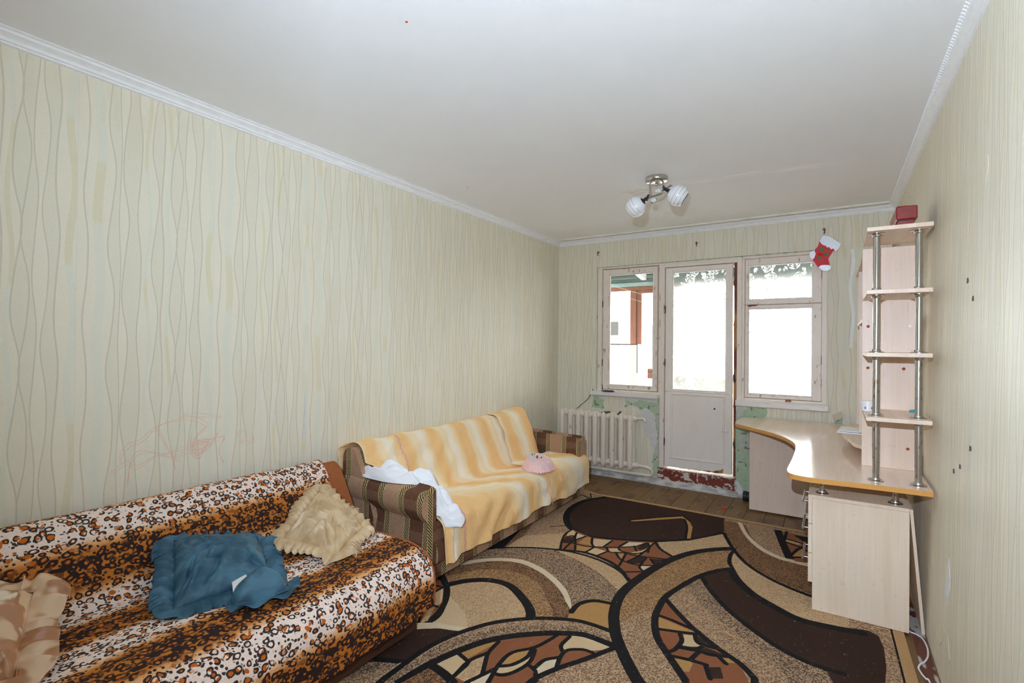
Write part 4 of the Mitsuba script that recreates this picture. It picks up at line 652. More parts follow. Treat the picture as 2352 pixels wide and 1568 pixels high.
def arm_mesh(S, x0, x1, n=24):
    S = np.asarray(S); P = []
    for q in np.linspace(0, 1, n):
        e = min(1, (1 - q) / .06); k = 1 - .05 * (1 - e) ** 2; c = S.mean(0); x = x0 + (x1 - x0) * q
        sag = .022 * q
        P.append(np.c_[np.full(len(S), x), c + (S - c) * k - [0, sag]])
    P = np.array(P); P = np.concatenate([P, P[:, :1]], 1); m = grid(P, flip=True)[0]
    cap = (None, capf(S))
    def capm(i, fl):
        v = P[i, :-1]; return trimesh.Trimesh(v, np.asarray(cap[1])[:, ::-1] if fl else np.asarray(cap[1]), process=False)
    return cat(m, capm(0, True), capm(-1, False))
obj('armrest', arm_mesh([(a, b) for a, b in catmull(arm(AY0, AY1, -1, SX), 3, True)], -2.52, SX), 'm_plaid', so, smooth=35)
obj('armrest', arm_mesh([(a, b) for a, b in catmull(arm(BY0, BY1, 1, SX), 3, True)], -2.52, SX - .01), 'm_plaid', so, smooth=35)
obj('base', bx(-2.52, SX - .018, AY1 - .004, BY0 + .004, .034, .30, .01), 'm_plaid', so)
obj('base', cat(bx(-2.52, SX - .012, AY0 + .03, AY1, .034, .12, .008), bx(-2.52, SX - .02, BY0, BY1, .034, .12, .008)), 'm_plaid', so)
def prof_solid(prof, y0, y1, mat_, name, par, n=20, **kw):
    pr = np.asarray(prof); P = np.array([np.c_[pr[:, 0], np.full(len(pr), y), pr[:, 1]] for y in np.linspace(y0, y1, n)]); P = np.concatenate([P, P[:, :1]], 1)
    m = grid(P)[0]; cp = capf(pr)
    mm = cat(m, trimesh.Trimesh(P[0, :-1], np.asarray(cp), process=False), trimesh.Trimesh(P[-1, :-1], np.asarray(cp)[:, ::-1], process=False))
    if mm.volume < 0: mm.invert()
    return obj(name, mm, mat_, par, smooth=35, **kw)
BP = catmull([(-2.53, .12), (-2.53, .60), (-2.515, .70), (-2.47, .727), (-2.425, .715), (-2.395, .66), (-2.33, .52), (-2.265, .372), (-2.26, .31), (-2.30, .12)], 5, True)
prof_solid(BP, AY1 - .10, BY0 - .075, 'm_plaid', 'backrest', so)
prof_solid(catmull([(-2.26, .12), (-2.25, .33), (-2.22, .352), (-2.05, .363), (-1.93, .360), (-1.885, .335), (-1.872, .29), (-1.875, .12)], 5, True), AY1 + .002, BY0 - .004, 'm_plaid', 'seat', so)
for fx in (-1.95, -2.45):
    for fy in (2.12, 4.07): obj('foot', bx(fx - .022, fx + .022, fy - .022, fy + .022, .0125 if fx > RX0 else .0, .035, .003), 'm_bare_wood', so)
# ------------------------------------------------------------------ yellow cover
def yellow(p, n, uv):
    y = uv.y + .012 * (noise(uv.x * 5, uv.y * 4, 3) - .5); q = y / .30; q = q - dr.floor(q)
    a = dr.abs(q - .5) * 2; w = fbm(y * 7, uv.x * 2.4, 2) - .5
    c = mix((.90, .71, .44), (.87, .54, .235), smoothstep(.35, .85, a + .30 * w))
    c = mix(c, (.90, .80, .64), smoothstep(.15, .05, dr.abs(q - .55 + .03 * w)) * .95)
    c = mix(c, (.89, .74, .50), smoothstep(.05, .02, dr.abs(q - .30)) * .5)
    pk = dr.abs(uv.y - 2.372 + .004 * dr.sin(uv.x * 160)); c = mix(c, (.66, .30, .42), smoothstep(.0075, .004, pk) * (.5 + .4 * smoothstep(.3, .6, noise(uv.x * 300, uv.y * 300))))
    return c * (.95 + .08 * noise(uv.x * 600, uv.y * 600))
mat('m_yellow', proc(yellow), .8, .2, sheen=.3, bump=(proc(lambda p, n, uv: noise(uv.x * 420, uv.y * 420), eps=8e-4), .0005))
ys = thing('yellow_cover', 'creased yellow and cream striped cover draped over the plaid sofa', 'blanket')
YP = catmull([(-2.543, .50), (-2.545, .62), (-2.532, .715), (-2.47, .742), (-2.415, .728), (-2.378, .665), (-2.31, .52), (-2.245, .384), (-2.17, .371), (-2.04, .379), (-1.93, .376), (-1.872, .350), (-1.852, .30), (-1.847, .20), (-1.843, .118)], 10)
def cover(y0, y1, s0, s1, m, off, seed, hem, left_edge=None, wr=1.0):
    L, S = resample(YP, 400); n = 150; s = np.linspace(s0 * S[-1], s1 * S[-1], n); X = np.interp(s, S, L[:, 0]); Z = np.interp(s, S, L[:, 1])
    tx = np.gradient(X); tz = np.gradient(Z); l = np.hypot(tx, tz); nx, nz = -tz / l, tx / l
    y = np.linspace(y0, y1, m); SS, YY = np.meshgrid(s, y, indexing='ij'); sn = SS / S[-1]
    q = np.stack([YY * 1.0, SS, np.full_like(SS, seed)], -1)
    d = bend_noise(q * [1.5, 4, 1], .014, 2.2, seed) + bend_noise(q * [3., 1.0, 1], .007, 6, seed + 1)
    d += bend_noise(q * [9, 3, 1], .0035, 3, seed + 20) * np.clip((sn - .45) * 4, .3, 1)
    # creases that radiate from seat crease and fold over the front edge
    cr = .010 * np.exp(-((sn - .53) / .05) ** 2) * np.sin(YY * 26 + 3 * meshkit.noise(q * 3, seed)); d += cr
    fr = np.clip((sn - .80) / .2, 0, 1); d += fr * (.014 * np.sin(YY * 17 + 2.5 * meshkit.noise(q * [2, 1, 1], 5)) + .006 * np.sin(YY * 47 + 2 * meshkit.noise(q * [5, 1, 1], 6)))
    dg = np.sin((YY * .8 + SS * 1.1) * 30 + 5 * meshkit.noise(q * 2.5, seed + 4)); d += .012 * wr * dg * np.clip((meshkit.noise(q * 2.2, seed + 7) - .45) * 4, 0, 1)
    d += .010 * wr * np.clip(np.sin(YY * 8 - SS * 16), 0, 1) ** 3 * np.clip((YY - 3.1) / .5, 0, 1) * np.clip((.55 - sn) * 4, 0, 1)
    d = np.maximum(d, -.010) + .012 + off
    ex = np.clip((sn - .93) / .07, 0, 1) * hem(YY)
    P = np.stack([X[:, None] + nx[:, None] * d, YY + .010 * np.sin(SS * 7 + seed) * ((YY - y0) / (y1 - y0)) ** 2, Z[:, None] + nz[:, None] * d - ex], -1)
    if left_edge is not None: P[..., 1] += left_edge(sn) * np.clip(1 - (YY - y0) / .25, 0, 1)
    slant = np.interp(sn, [0, .52, .60, .80, .86, 1], [0, 0, .08, .42, .46, .46]) * np.clip((YY - 2.42) / .45, 0, 1)
    uv = np.stack([SS, YY - slant + .05 * bend_noise(q * 1.6, 1, 1.4, 77) * np.clip((sn - .5) * 5, 0, 1) * np.clip((YY - 2.45) * 4, 0, 1)], -1); return P, uv
hemf = lambda YY: .008 * np.sin(YY * 3.1) + .008 * np.sin(YY * 11) + .040 * np.clip((2.33 - YY) / .12, 0, 1)
le = lambda sn: np.interp(sn, [0, .185, .200, .33, .36, .50, .60, .90, 1], [0, 0, .034, .040, .115, .12, .125, .155, .18])
P, uv = cover(2.022, 3.62, .12, .985, 230, 0, 3, hemf, le); mm, u2 = shell(P, .0025, uv); obj('main_sheet', mm, 'm_yellow', ys, smooth=True, uv=u2)
P, uv = cover(3.40, 3.985, .585, 1.0, 110, .018, 8, lambda YY: -.02 + .01 * np.sin(YY * 14)); uv[..., 1] = uv[..., 1] * .6 + 1.45; P[..., 1] += .13 * np.clip((P[..., 0] + 1.98) / .12, 0, 1) * np.clip((P[..., 1] - 3.6) / .35, 0, 1); mm, u2 = shell(P, .0025, uv); obj('second_sheet', mm, 'm_yellow', ys, smooth=True, uv=u2, label='second fold of cover over the far seat end')
P, uv = cover(3.50, 3.945, .10, .66, 90, .012, 12, lambda YY: 0 * YY, None, 2.2); mm, u2 = shell(P, .0025, uv); obj('back_sheet', mm, 'm_yellow', ys, smooth=True, uv=u2, label='bunched creased end of cover over the backrest')
P, uv = cover(2.012, 2.05, .0, .19, 24, .002, 14, lambda YY: 0 * YY); mm, u2 = shell(P, .0025, uv); obj('hanging_corner', mm, 'm_yellow', ys, smooth=True, uv=u2)
# ================================================================== leopard sofa
def leopard(p, n, uv):
    s, y = uv.x, uv.y
    b = .5 + .5 * dr.cos((s - .46) * 2 * math.pi / .325); b = smoothstep(.12, .95, b + .12 * (fbm(y * 9, s * 14, 3) - .5))
    brk = noise(y * 105 + 9, s * 105, 4); lowf = noise(y * 62, s * 62, 8)
    d1, d2, r = voronoi(y * 31 + .5 * noise(y * 24, s * 24, 1), s * 36 + .5 * noise(y * 24, s * 24, 2))
    rad = .235 + .13 * r; dd = d1 + .18 * (brk - .5); t = .095 + .055 * b
    ring = smoothstep(t * 1.35, t * .75, dr.abs(dd - rad)) * (1 - smoothstep(.63, .70, lowf) * (1 - .7 * b))
    f1, f2, r2 = voronoi(y * 60 + 9, s * 64); spot = smoothstep(.36, .26, f1 + .25 * (brk - .3)) * smoothstep(.46, .54, d1) * smoothstep(.20, .30, r2)
    blot = smoothstep(.55, .66, noise(y * 44, s * 78, 7) + .10 * (brk - .5)) * smoothstep(.55, .95, b) * smoothstep(.20, .34, d1)
    base = mix(mix((.80, .62, .52), (.83, .68, .60), fbm(y * 20, s * 20)), (.70, .36, .155), smoothstep(.0, .35, b)); base = mix(base, (.46, .145, .022), smoothstep(.35, .80, b))
    fill = mix((.52, .125, .014), (.45, .105, .012), lowf); fill = mix(fill, base, smoothstep(.62, .68, r2))
    c = mix(base, fill, smoothstep(rad, rad - .06, dd)); ink = dr.maximum(dr.maximum(ring, spot), blot)
    c = mix(c, (.016, .011, .013), ink * .97)
    return c * (.86 + .25 * noise(y * 700, s * 700))
mat('m_leopard', proc(leopard), .85, .15, sheen=.25, bump=(proc(lambda p, n, uv: noise(uv.x * 500, uv.y * 500), eps=6e-4), .0006))
mat('m_plush', proc(lambda p, n, uv: mix((.27, .082, .026), (.33, .105, .036), fbm(p.x * 60, p.y * 60, p.z * 60))), .8, .2, sheen=.3)
mat('m_sofa_dark', (.07, .028, .016), .6)
ls = thing('folding_sofa', 'low folding sofa in rust brown plush beneath the leopard throw', 'sofa')
LB = catmull([(-2.54, .10), (-2.54, .55), (-2.52, .640), (-2.475, .668), (-2.43, .655), (-2.39, .61), (-2.30, .455), (-2.26, .37), (-2.27, .25), (-2.32, .10)], 5, True)
prof_solid(LB, YR + .25, 1.915, 'm_plush', 'backrest', ls)
prof_solid(catmull([(-2.26, .10), (-2.25, .34), (-2.21, .372), (-2.0, .380), (-1.72, .378), (-1.62, .358), (-1.588, .30), (-1.60, .14), (-1.66, .10)], 5, True), YR + .25, 1.735, 'm_plush', 'seat', ls)
obj('plinth', bx(-2.50, -1.63, YR + .3, 1.74, .030, .13, .004), 'm_sofa_dark', ls)
for fx in (-1.72, -2.42):
    for fy in (-.4, 1.62): obj('foot', bx(fx - .03, fx + .03, fy - .03, fy + .03, .0125 if fy > .25 and fx > RX0 else .0, .031, .002), 'm_sofa_dark', ls)
LP_ = catmull([(-2.548, .50), (-2.545, .60), (-2.525, .655), (-2.475, .684), (-2.425, .670), (-2.38, .622), (-2.29, .468), (-2.235, .392), (-2.16, .388), (-2.0, .395), (-1.80, .396), (-1.68, .390), (-1.603, .362), (-1.570, .305), (-1.562, .22), (-1.558, .145)], 10)
L, S = resample(LP_, 400); n, m = 150, 260
s = np.linspace(0, S[-1], n); X = np.interp(s, S, L[:, 0]); Z = np.interp(s, S, L[:, 1]); tx, tz = np.gradient(X), np.gradient(Z); l = np.hypot(tx, tz); nx, nz = -tz / l, tx / l
y = np.linspace(YR + .3, 1, m); SS, QQ = np.meshgrid(s, np.linspace(0, 1, m), indexing='ij'); sn = SS / S[-1]
yend = np.interp(sn, [0, .22, .45, .62, 1], [1.80, 1.80, 1.80, 1.765, 1.765]); YY = (YR + .3) + (yend - YR - .3) * QQ
q = np.stack([YY, SS, 0 * SS], -1)
d = bend_noise(q * [1.2, 2.5, 1], .012, 2.4, 31) + bend_noise(q, .005, 9, 32); fr = np.clip((sn - .84) / .16, 0, 1); d += fr * (.008 * np.sin(YY * 14 + 2 * meshkit.noise(q * 2, 3)) + .004 * np.sin(YY * 41)); d = np.maximum(d, -.006) + .010
P = np.stack([X[:, None] + nx[:, None] * -d * -1, YY, Z[:, None] + nz[:, None] * d], -1)
P[..., 2] -= np.clip((sn - .9) / .1, 0, 1) * (.012 * np.sin(YY * 5 + 1) + .006 * np.sin(YY * 17))
mm, u2 = shell(P, .004, np.stack([SS, YY], -1)); lt = thing('leopard_throw', 'leopard print plush throw covering the folding sofa', 'blanket')
obj('cloth', mm, 'm_leopard', lt, smooth=True, uv=u2)
obj('hem', tube(P[::4, -1], .005, 8, smoothpath=False), 'm_plush', lt, smooth=True, label='rust brown lining edge')
# ================================================================== pillows
def frame(q):
    A, B, C, D = map(np.asarray, q); nn = np.cross(B - D, A - C); return nn / np.linalg.norm(nn) * (1 if nn[2] > 0 else -1) if False else (nn / np.linalg.norm(nn)) * np.sign(nn[2])
def pillow(name, label, quad, h, matname, seed, ruf, pleats, folds, wr=.008, lift=0.):
    """Cushion from its four seam corners (A far left, B far right, C near right, D near left), with a pleated ruffle."""
    A, B, C, D = map(np.asarray, quad); nn = frame(quad); k = thing(name, label, 'pillow'); N = 90
    u, v = np.meshgrid(np.linspace(0, 1, N), np.linspace(0, 1, N), indexing='ij')
    # seams bow inwards a little
    ub = u + .05 * np.sin(np.pi * v) * (.5 - u) * .6; vb = v + .05 * np.sin(np.pi * u) * (.5 - v) * .6
    base = (1 - ub)[..., None] * ((1 - vb)[..., None] * A + vb[..., None] * D) + ub[..., None] * ((1 - vb)[..., None] * B + vb[..., None] * C)
    e = np.clip((1 - np.abs(2 * u - 1) ** 2.6), 0, 1) ** .55 * np.clip((1 - np.abs(2 * v - 1) ** 2.6), 0, 1) ** .55
    q = np.stack([u, v, np.full_like(u, seed)], -1); w = bend_noise(q, 1, 2.2, seed); rg = np.random.default_rng(seed); cre = np.zeros_like(u)
    def crease(p0, ang, L, wd, amp, bow):
        x = (u - p0[0]) * math.cos(ang) + (v - p0[1]) * math.sin(ang); yq = -(u - p0[0]) * math.sin(ang) + (v - p0[1]) * math.cos(ang) - bow * x * x + .02 * np.sin(x * 17 + ang * 5)
        return amp * (np.exp(-(yq / wd) ** 2) - .75 * np.exp(-((yq + 1.5 * wd) / wd) ** 2)) * np.clip(x / .12, 0, 1) * np.clip((L - x) / (.45 * L), 0, 1)
    for p0, a0 in (((.02, .02), .79), ((.98, .02), 2.36), ((.98, .98), -2.36), ((.02, .98), -.79)):
        for _ in range(4): cre += crease(p0, a0 + rg.uniform(-.55, .55), rg.uniform(.4, .8), rg.uniform(.018, .035), rg.uniform(.006, .012), rg.uniform(-.5, .5))
    for p0, a0, L_, wd, am, bo in folds: cre += crease(p0, a0, L_, wd, am, bo)
    near = np.minimum(np.minimum(u, 1 - u), np.minimum(v, 1 - v)); puck = np.exp(-near / .06) * (np.sin(u * 88 + 2 * w) * (np.minimum(v, 1 - v) < .15) + np.sin(v * 88 + 2 * w) * (np.minimum(u, 1 - u) < .15))
    top = base + nn * (h * e * (1 + .18 * w) + wr / .008 * cre * np.clip(e * 1.8, 0, 1) + .004 * puck * e + lift)[..., None]
    bot = base + nn * (-.004 * e + .0 + lift)[..., None]
    m1, _ = grid(top); m2, _ = grid(bot, flip=True); c = cat(m1, m2)
    if c.volume < 0: c.invert()
    obj('cushion', c, matname, k, smooth=True)
    # ruffle: a strip around the seam
    t = np.linspace(0, 1, 60)[:-1]
    rim = np.vstack([base[(t * (N - 1)).astype(int), 0], base[-1, (t * (N - 1)).astype(int)], base[((1 - t) * (N - 1)).astype(int), -1], base[0, ((1 - t) * (N - 1)).astype(int)]])
    rim, _ = resample(np.vstack([rim, rim[:1]]), 641); rim = rim[:-1]; M = len(rim); ctr = rim.mean(0)
    tan = np.roll(rim, -1, 0) - np.roll(rim, 1, 0); tan /= np.linalg.norm(tan, axis=1, keepdims=True); out = np.cross(tan, nn); out *= np.sign((out * (rim - ctr)).sum(1, keepdims=True))
    for _ in range(10): out = (np.roll(out, 1, 0) + out * 2 + np.roll(out, -1, 0)) / 4
    th = np.linspace(0, 2 * np.pi * pleats, M); wob = meshkit.noise(np.c_[np.cos(np.linspace(0, 6.283, M)) * 3, np.sin(np.linspace(0, 6.283, M)) * 3, np.full(M, seed)], 5); ph = th + 7 * wob
    J = 14; P = np.zeros((M, J, 3))
    for j, a in enumerate(np.linspace(0, 1, J)):
        wd = ruf * (.80 + .45 * wob) * a
        saw = (np.arcsin(np.sin(ph) * .97) / 1.3 + .35 * np.sin(2 * ph + 1.0) * (wob - .2)) * .0125 * (a ** .5) * (.5 + wob)
        P[:, j] = rim + out * wd[:, None] + nn * (lift + .014 + saw + .012 * np.sin(a * np.pi) * (.5 + wob) - .006 * a)[:, None] + tan * (.0085 * np.cos(ph) * a)[:, None]
    P = np.concatenate([P, P[:1]], 0); r1, _ = shell(P, .0022); obj('ruffle', r1, matname, k, smooth=True)
    obj('seam_piping', tube(np.vstack([rim, rim[:1]]) + nn * (.010 + lift), .0035, 6, smoothpath=False), matname, k, smooth=True)
    return k, nn
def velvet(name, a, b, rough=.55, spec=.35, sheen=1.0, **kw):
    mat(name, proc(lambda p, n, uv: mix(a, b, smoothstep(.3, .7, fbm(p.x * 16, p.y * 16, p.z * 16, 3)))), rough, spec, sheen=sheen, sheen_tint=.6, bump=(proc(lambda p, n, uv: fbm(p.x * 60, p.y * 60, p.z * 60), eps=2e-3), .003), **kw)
velvet('m_blue', (.020, .066, .105), (.055, .140, .200)); velvet('m_gold', (.47, .325, .175), (.60, .445, .265), .42, .45, .8)  # lighter blue patches are nap highlights put into the colour
mat('m_marble_gold', proc(lambda p, n, uv: mix(mix((.60, .41, .26), (.36, .16, .07), smoothstep(.44, .56, fbm(p.x * 17, p.y * 17, p.z * 17, 2))), (.70, .60, .46), smoothstep(.55, .68, fbm(p.x * 13 + 5, p.y * 13, p.z * 13, 6)))), .35, .6, sheen=.6, bump=(proc(lambda p, n, uv: fbm(p.x * 45, p.y * 45, p.z * 45), eps=2e-3), .003))
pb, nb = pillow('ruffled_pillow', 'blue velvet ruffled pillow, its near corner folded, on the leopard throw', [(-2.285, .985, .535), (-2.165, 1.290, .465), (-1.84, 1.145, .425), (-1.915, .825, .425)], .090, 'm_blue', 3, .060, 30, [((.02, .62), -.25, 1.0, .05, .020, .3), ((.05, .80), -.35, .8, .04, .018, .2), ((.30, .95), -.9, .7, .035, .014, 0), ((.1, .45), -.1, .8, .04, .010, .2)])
# folded over corner of the blue pillow
a = np.linspace(0, 2 * np.pi, 49); rr = np.linspace(0, 1, 14)
Pf = np.array([[(-1.800 + .070 * r * np.cos(t) + .010 * r * np.sin(3 * t), 1.080 + .098 * r * np.sin(t) + .02 * r * np.cos(2 * t), .458 + .062 * (1 - r ** 2.4) ** .6 - .03 * r + .004 * np.sin(5 * t + 7 * r) * r) for r in rr[::-1]] for t in a[:-1]])
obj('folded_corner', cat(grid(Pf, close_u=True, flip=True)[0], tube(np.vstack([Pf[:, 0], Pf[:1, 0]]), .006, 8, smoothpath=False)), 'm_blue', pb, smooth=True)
Pr = np.array([[(-1.800 + (.070 + .040 * j) * np.cos(t) + .010 * np.sin(3 * t), 1.080 + (.098 + .045 * j) * np.sin(t), .424 + .010 * np.sin(9 * t + 3 * j) * j + .006 * j) for j in np.linspace(0, 1, 8)] for t in np.linspace(-1.7, 1.3, 60)])
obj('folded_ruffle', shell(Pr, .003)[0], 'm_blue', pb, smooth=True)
obj('pale_backing', shell(np.array([[(-1.868 + .05 * i, 1.005 + .055 * j - .02 * i, .474 + .010 * math.sin(3 * i + j) - .02 * i) for j in np.linspace(0, 1, 8)] for i in np.linspace(0, 1, 8)]), .002)[0], 'm_torn', pb, smooth=True, label='pale lining showing at the fold')
pillow('ruffled_pillow', 'gold satin ruffled pillow leaning by the sofa arm on the leopard throw', [(-2.31, 1.700, .565), (-1.96, 1.700, .440), (-1.835, 1.455, .425), (-2.115, 1.365, .455)], .090, 'm_gold', 11, .058, 34, [((.05, .75), -.35, 1.0, .045, .022, .3), ((.1, .95), -.5, .9, .04, .020, .3), ((.35, .98), -.6, .7, .04, .016, .1), ((.15, .55), -.2, .8, .03, .010, .2), ((.2, .3), 0.2, .6, .03, .008, 0)], .009)
pillow('ruffled_pillow', 'brown and cream marbled ruffled pillow at the near end of the leopard throw', [(-2.345, .22, .575), (-2.225, .55, .52), (-1.885, .43, .425), (-1.98, .10, .43)], .090, 'm_marble_gold', 17, .074, 22, [((.05, .4), .3, 1.0, .05, .018, .2), ((.3, .1), 1.2, .9, .05, .018, .1), ((.6, .1), 1.4, .8, .04, .015, 0)], .010)
# ================================================================== white pillowcase on the arm
mat('m_white_cloth', proc(lambda p, n, uv: mix((.80, .80, .83), (.84, .84, .86), noise(p.x * 30, p.y * 30, p.z * 30))), .75, .2, sheen=.2, bump=(proc(lambda p, n, uv: fbm(p.x * 30, p.y * 30, p.z * 30), eps=3e-3), .004))
na, nb_ = 120, 70; aa, bb = np.meshgrid(np.linspace(0, 1, na), np.linspace(-1, 1, nb_), indexing='ij')
C = catmull([(-2.40, 2.075, .582), (-2.30, 2.085, .605), (-2.19, 2.12, .645), (-2.09, 2.165, .605), (-2.02, 2.20, .620), (-1.935, 2.215, .52), (-1.885, 2.235, .43), (-1.835, 2.27, .385), (-1.80, 2.30, .345)], 12); C, _ = resample(C, na)
W = np.interp(np.linspace(0, 1, na), [0, .1, .3, .5, .7, .85, 1], [.022, .055, .085, .085, .090, .085, .045])
base_h = lambda yy, xx: np.where(yy < 2.145, .572 - .022 * (xx + 2.5) / .64, .0) * 1.
yy = C[:, None, 1] + bb * W[:, None]; xx = C[:, None, 0] + .02 * np.sin(bb * 2 + aa * 9)
under = np.interp(yy, [2.0, 2.02, 2.13, 2.165], [.50, .566, .566, 0]) * 1.0; under = np.where(xx > -1.866, 0, under); seat = np.interp(xx, [-1.95, -1.87, -1.845], [.394, .375, .31]); fl_ = np.maximum(under - .03 * (xx + 2.5) / .64, seat)
pr_ = np.clip(1 - np.abs(bb) ** 2.2, 0, 1) ** .6
q = np.stack([aa * 4, bb, 0 * aa], -1)
hh = C[:, None, 2] * pr_ + (1 - pr_) * np.minimum(fl_ + .012, C[:, None, 2]); hh = np.maximum(hh, fl_ + .006) + pr_ * (bend_noise(q * [1, 1, 1], .040, 1.3, 41) + .020 * np.sin(bb * 5 + aa * 19 + 4 * meshkit.noise(q * 1.5, 2)) + .009 * np.sin(bb * 12 - aa * 34 + 3 * meshkit.noise(q * 2.5, 6)))
hh = np.maximum(hh, fl_ + .006)
solo('white_pillowcase', shell(np.stack([xx, yy, hh], -1), .003)[0], 'm_white_cloth', 'crumpled white pillowcase trailing over the near arm of the plaid sofa', 'pillowcase', smooth=True)
# ================================================================== pink cushion
mat('m_patch', proc(lambda p, n, uv: mix((.74, .68, .66), (.60, .58, .57), fbm(p.x * 60, p.y * 60, 2))), .9); mat('m_pink', proc(lambda p, n, uv: mix((.82, .50, .49), (.88, .64, .62), noise(p.x * 160, p.y * 160, p.z * 160))), .9, .1, sheen=.9)
pk = thing('pink_cushion', 'fluffy pink round cushion with a white patch on the far seat', 'pillow')
T_ = np.linspace(0, 2 * np.pi, 150, endpoint=False); R_ = np.r_[np.linspace(.02, .8, 30), np.linspace(.82, 1.08, 26)]; pc = np.array([-1.965, 3.455, .392]); a0 = .55
tt, rr_ = np.meshgrid(T_, R_, indexing='ij'); fr_ = np.clip((rr_ - .85) / .2, 0, 1)
zz_ = .088 * np.clip(1 - np.minimum(rr_, 1) ** 2.3, 0, 1) ** .62 + .012 + fr_ * (.006 * np.sin(tt * 34 + 2 * np.sin(tt * 5)) - .006)
lx, ly = .125 * rr_ * np.cos(tt), .165 * rr_ * np.sin(tt); q3 = np.stack([lx, ly, zz_], -1)
zz_ = zz_ + bend_noise(q3, .012, 16, 51) + bend_noise(q3, .0055, 120, 52) * np.clip((rr_ - .35) * 3, .25, 1); k_ = 1 + bend_noise(q3, .05, 20, 54) * fr_
dome = np.stack([pc[0] + (lx * math.cos(a0) - ly * math.sin(a0)) * k_, pc[1] + (lx * math.sin(a0) + ly * math.cos(a0)) * k_, pc[2] + zz_], -1)
flat_ = dome.copy(); flat_[..., 2] = pc[2] + .002
obj('body', cat(grid(dome, close_u=True, flip=True)[0], grid(flat_, close_u=True)[0], grid(np.stack([dome[:, -1], flat_[:, -1]], 1), close_u=True, flip=True)[0]), 'm_pink', pk, smooth=True)
def on_dome(x, y, e): 
    r = math.hypot(x / .125, y / .165); z = .088 * max(0, 1 - min(r, 1) ** 2.3) ** .62 + .012 + e; return (pc[0] + x * math.cos(a0) - y * math.sin(a0), pc[1] + x * math.sin(a0) + y * math.cos(a0), pc[2] + z)
patch = np.array([[on_dome(-.025 + (.056 + .008 * math.sin(3 * t + 1) + .004 * math.sin(7 * t)) * r * math.cos(t), -.025 + (.085 + .012 * math.sin(2 * t)) * r * math.sin(t), .0065) for r in np.linspace(1, 0, 12)] for t in np.linspace(0, 2 * np.pi, 40, endpoint=False)])
obj('white_patch', grid(patch, close_u=True)[0], 'm_patch', pk, smooth=True, label='white patch')
mat('m_red', (.62, .045, .035), .5); mat('m_bright_red', (.80, .02, .012), .4)
obj('red_mark', hull([on_dome(-.012 + .009 * math.cos(t), -.070 + .024 * math.sin(t), e) for t in np.linspace(0, 6.28, 9) for e in (.006, .0095)]), 'm_red', pk)
for dx, dy in ((-.045, -.02), (-.030, -.004), (.022, -.075), (-.05, .01)): obj('dark_mark', trimesh.Trimesh(trimesh.creation.icosphere(2).vertices * .0048 + np.array(on_dome(dx, dy, .007)), trimesh.creation.icosphere(2).faces), 'm_black', pk)
# ================================================================== corner desk
dk = thing('corner_desk', 'maple corner desk with an S-curved top and orange edge below the frosted window', 'desk')
DZ0, DZ1 = .711, .735
front = catmull([(.366, 2.845), (.20, 2.838), (.06, 2.826), (-.06, 2.812), (-.13, 2.818), (-.182, 2.848), (-.200, 2.92), (-.200, 3.03), (-.196, 3.26), (-.199, 3.56), (-.218, 3.76), (-.278, 3.94), (-.358, 4.08), (-.491, 4.235), (-.60, 4.345), (-.666, 4.425), (-.692, 4.54), (-.694, 4.70), (-.686, 4.82), (-.655, 4.885)], 6)
top = Polygon(list(map(tuple, front)) + [(-.60, 4.905), (.368, 4.905)])
obj('top', prism(top, DZ1 - DZ0, on_floor(DZ0)), 'm_maple_top', dk)
band = LineString(front).buffer(.0018, cap_style=2).difference(top); obj('edge_band', prism(band, DZ1 - DZ0 - .0005, on_floor(DZ0)), 'm_edge_orange', dk, label='orange edge band')
obj('support_panel', bx(-.590, .360, 4.578, 4.596, .015, DZ0, .002), 'm_maple_pink', dk)
obj('support_panel', bx(-.560, .360, 4.86, 4.876, .25, DZ0, .002), 'm_maple_pink', dk)
dc = thing('drawer_unit', 'pale maple drawer unit with three drawers below the desk corner', 'cabinet')
PX0, PX1, PY0, PY1, PZ = -.092, .303, 3.02, 3.44, .601
obj('side_panel', bx(PX0, PX1, PY0, PY0 + .016, .0135, .583, .001), 'm_maple_pale', dc); obj('side_panel', bx(PX0, PX1, PY1 - .016, PY1, .0135, .583, .001), 'm_maple_pale', dc)
obj('top', bx(PX0 - .001, PX1, PY0, PY1, .5835, PZ, .001), 'm_maple_pale', dc); obj('back_panel', bx(PX1 - .016, PX1, PY0 + .016, PY1 - .016, .03, .583, .001), 'm_maple_pale', dc); obj('bottom', bx(PX0 + .004, PX1 - .016, PY0 + .016, PY1 - .016, .05, .066, .001), 'm_maple_pale', dc)
for z0, z1, hz in ((.452, .600, .540), (.302, .449, .398), (.152, .299, .240)):
    dw = obj('drawer', bx(-.111, -.0925, PY0, PY1, z0, z1, .0015), 'm_maple_pale', dc)
    y0, y1 = 3.10, 3.34
    obj('handle', cat(rod((-.138, y0, hz), (-.138, y1, hz), .0062, 14), rod((-.138, y0 + .022, hz), (-.1105, y0 + .022, hz), .0042, 10), rod((-.138, y1 - .022, hz), (-.1105, y1 - .022, hz), .0042, 10)), 'm_handle', dw, smooth=40)
def flange(parent, x, y, z, up, m, r=.033):
    s = 1 if up else -1
    obj('flange', cat(lathe([(0, 0), (r, 0), (r, .003), (r * .72, .0045), (.0195, .006), (.0185, .013), (.0165, .015), (0, .015)], 24, (x, y, z), (0, 0, s))[0], [lathe([(0, 0), (.0042, 0), (.0042, .0025), (.002, .004), (0, .004)], 10, (x + .026 * math.cos(t), y + .026 * math.sin(t), z + s * .0025), (0, 0, s))[0] for t in (.5, 2.6, 4.7)]), m, parent, smooth=40)
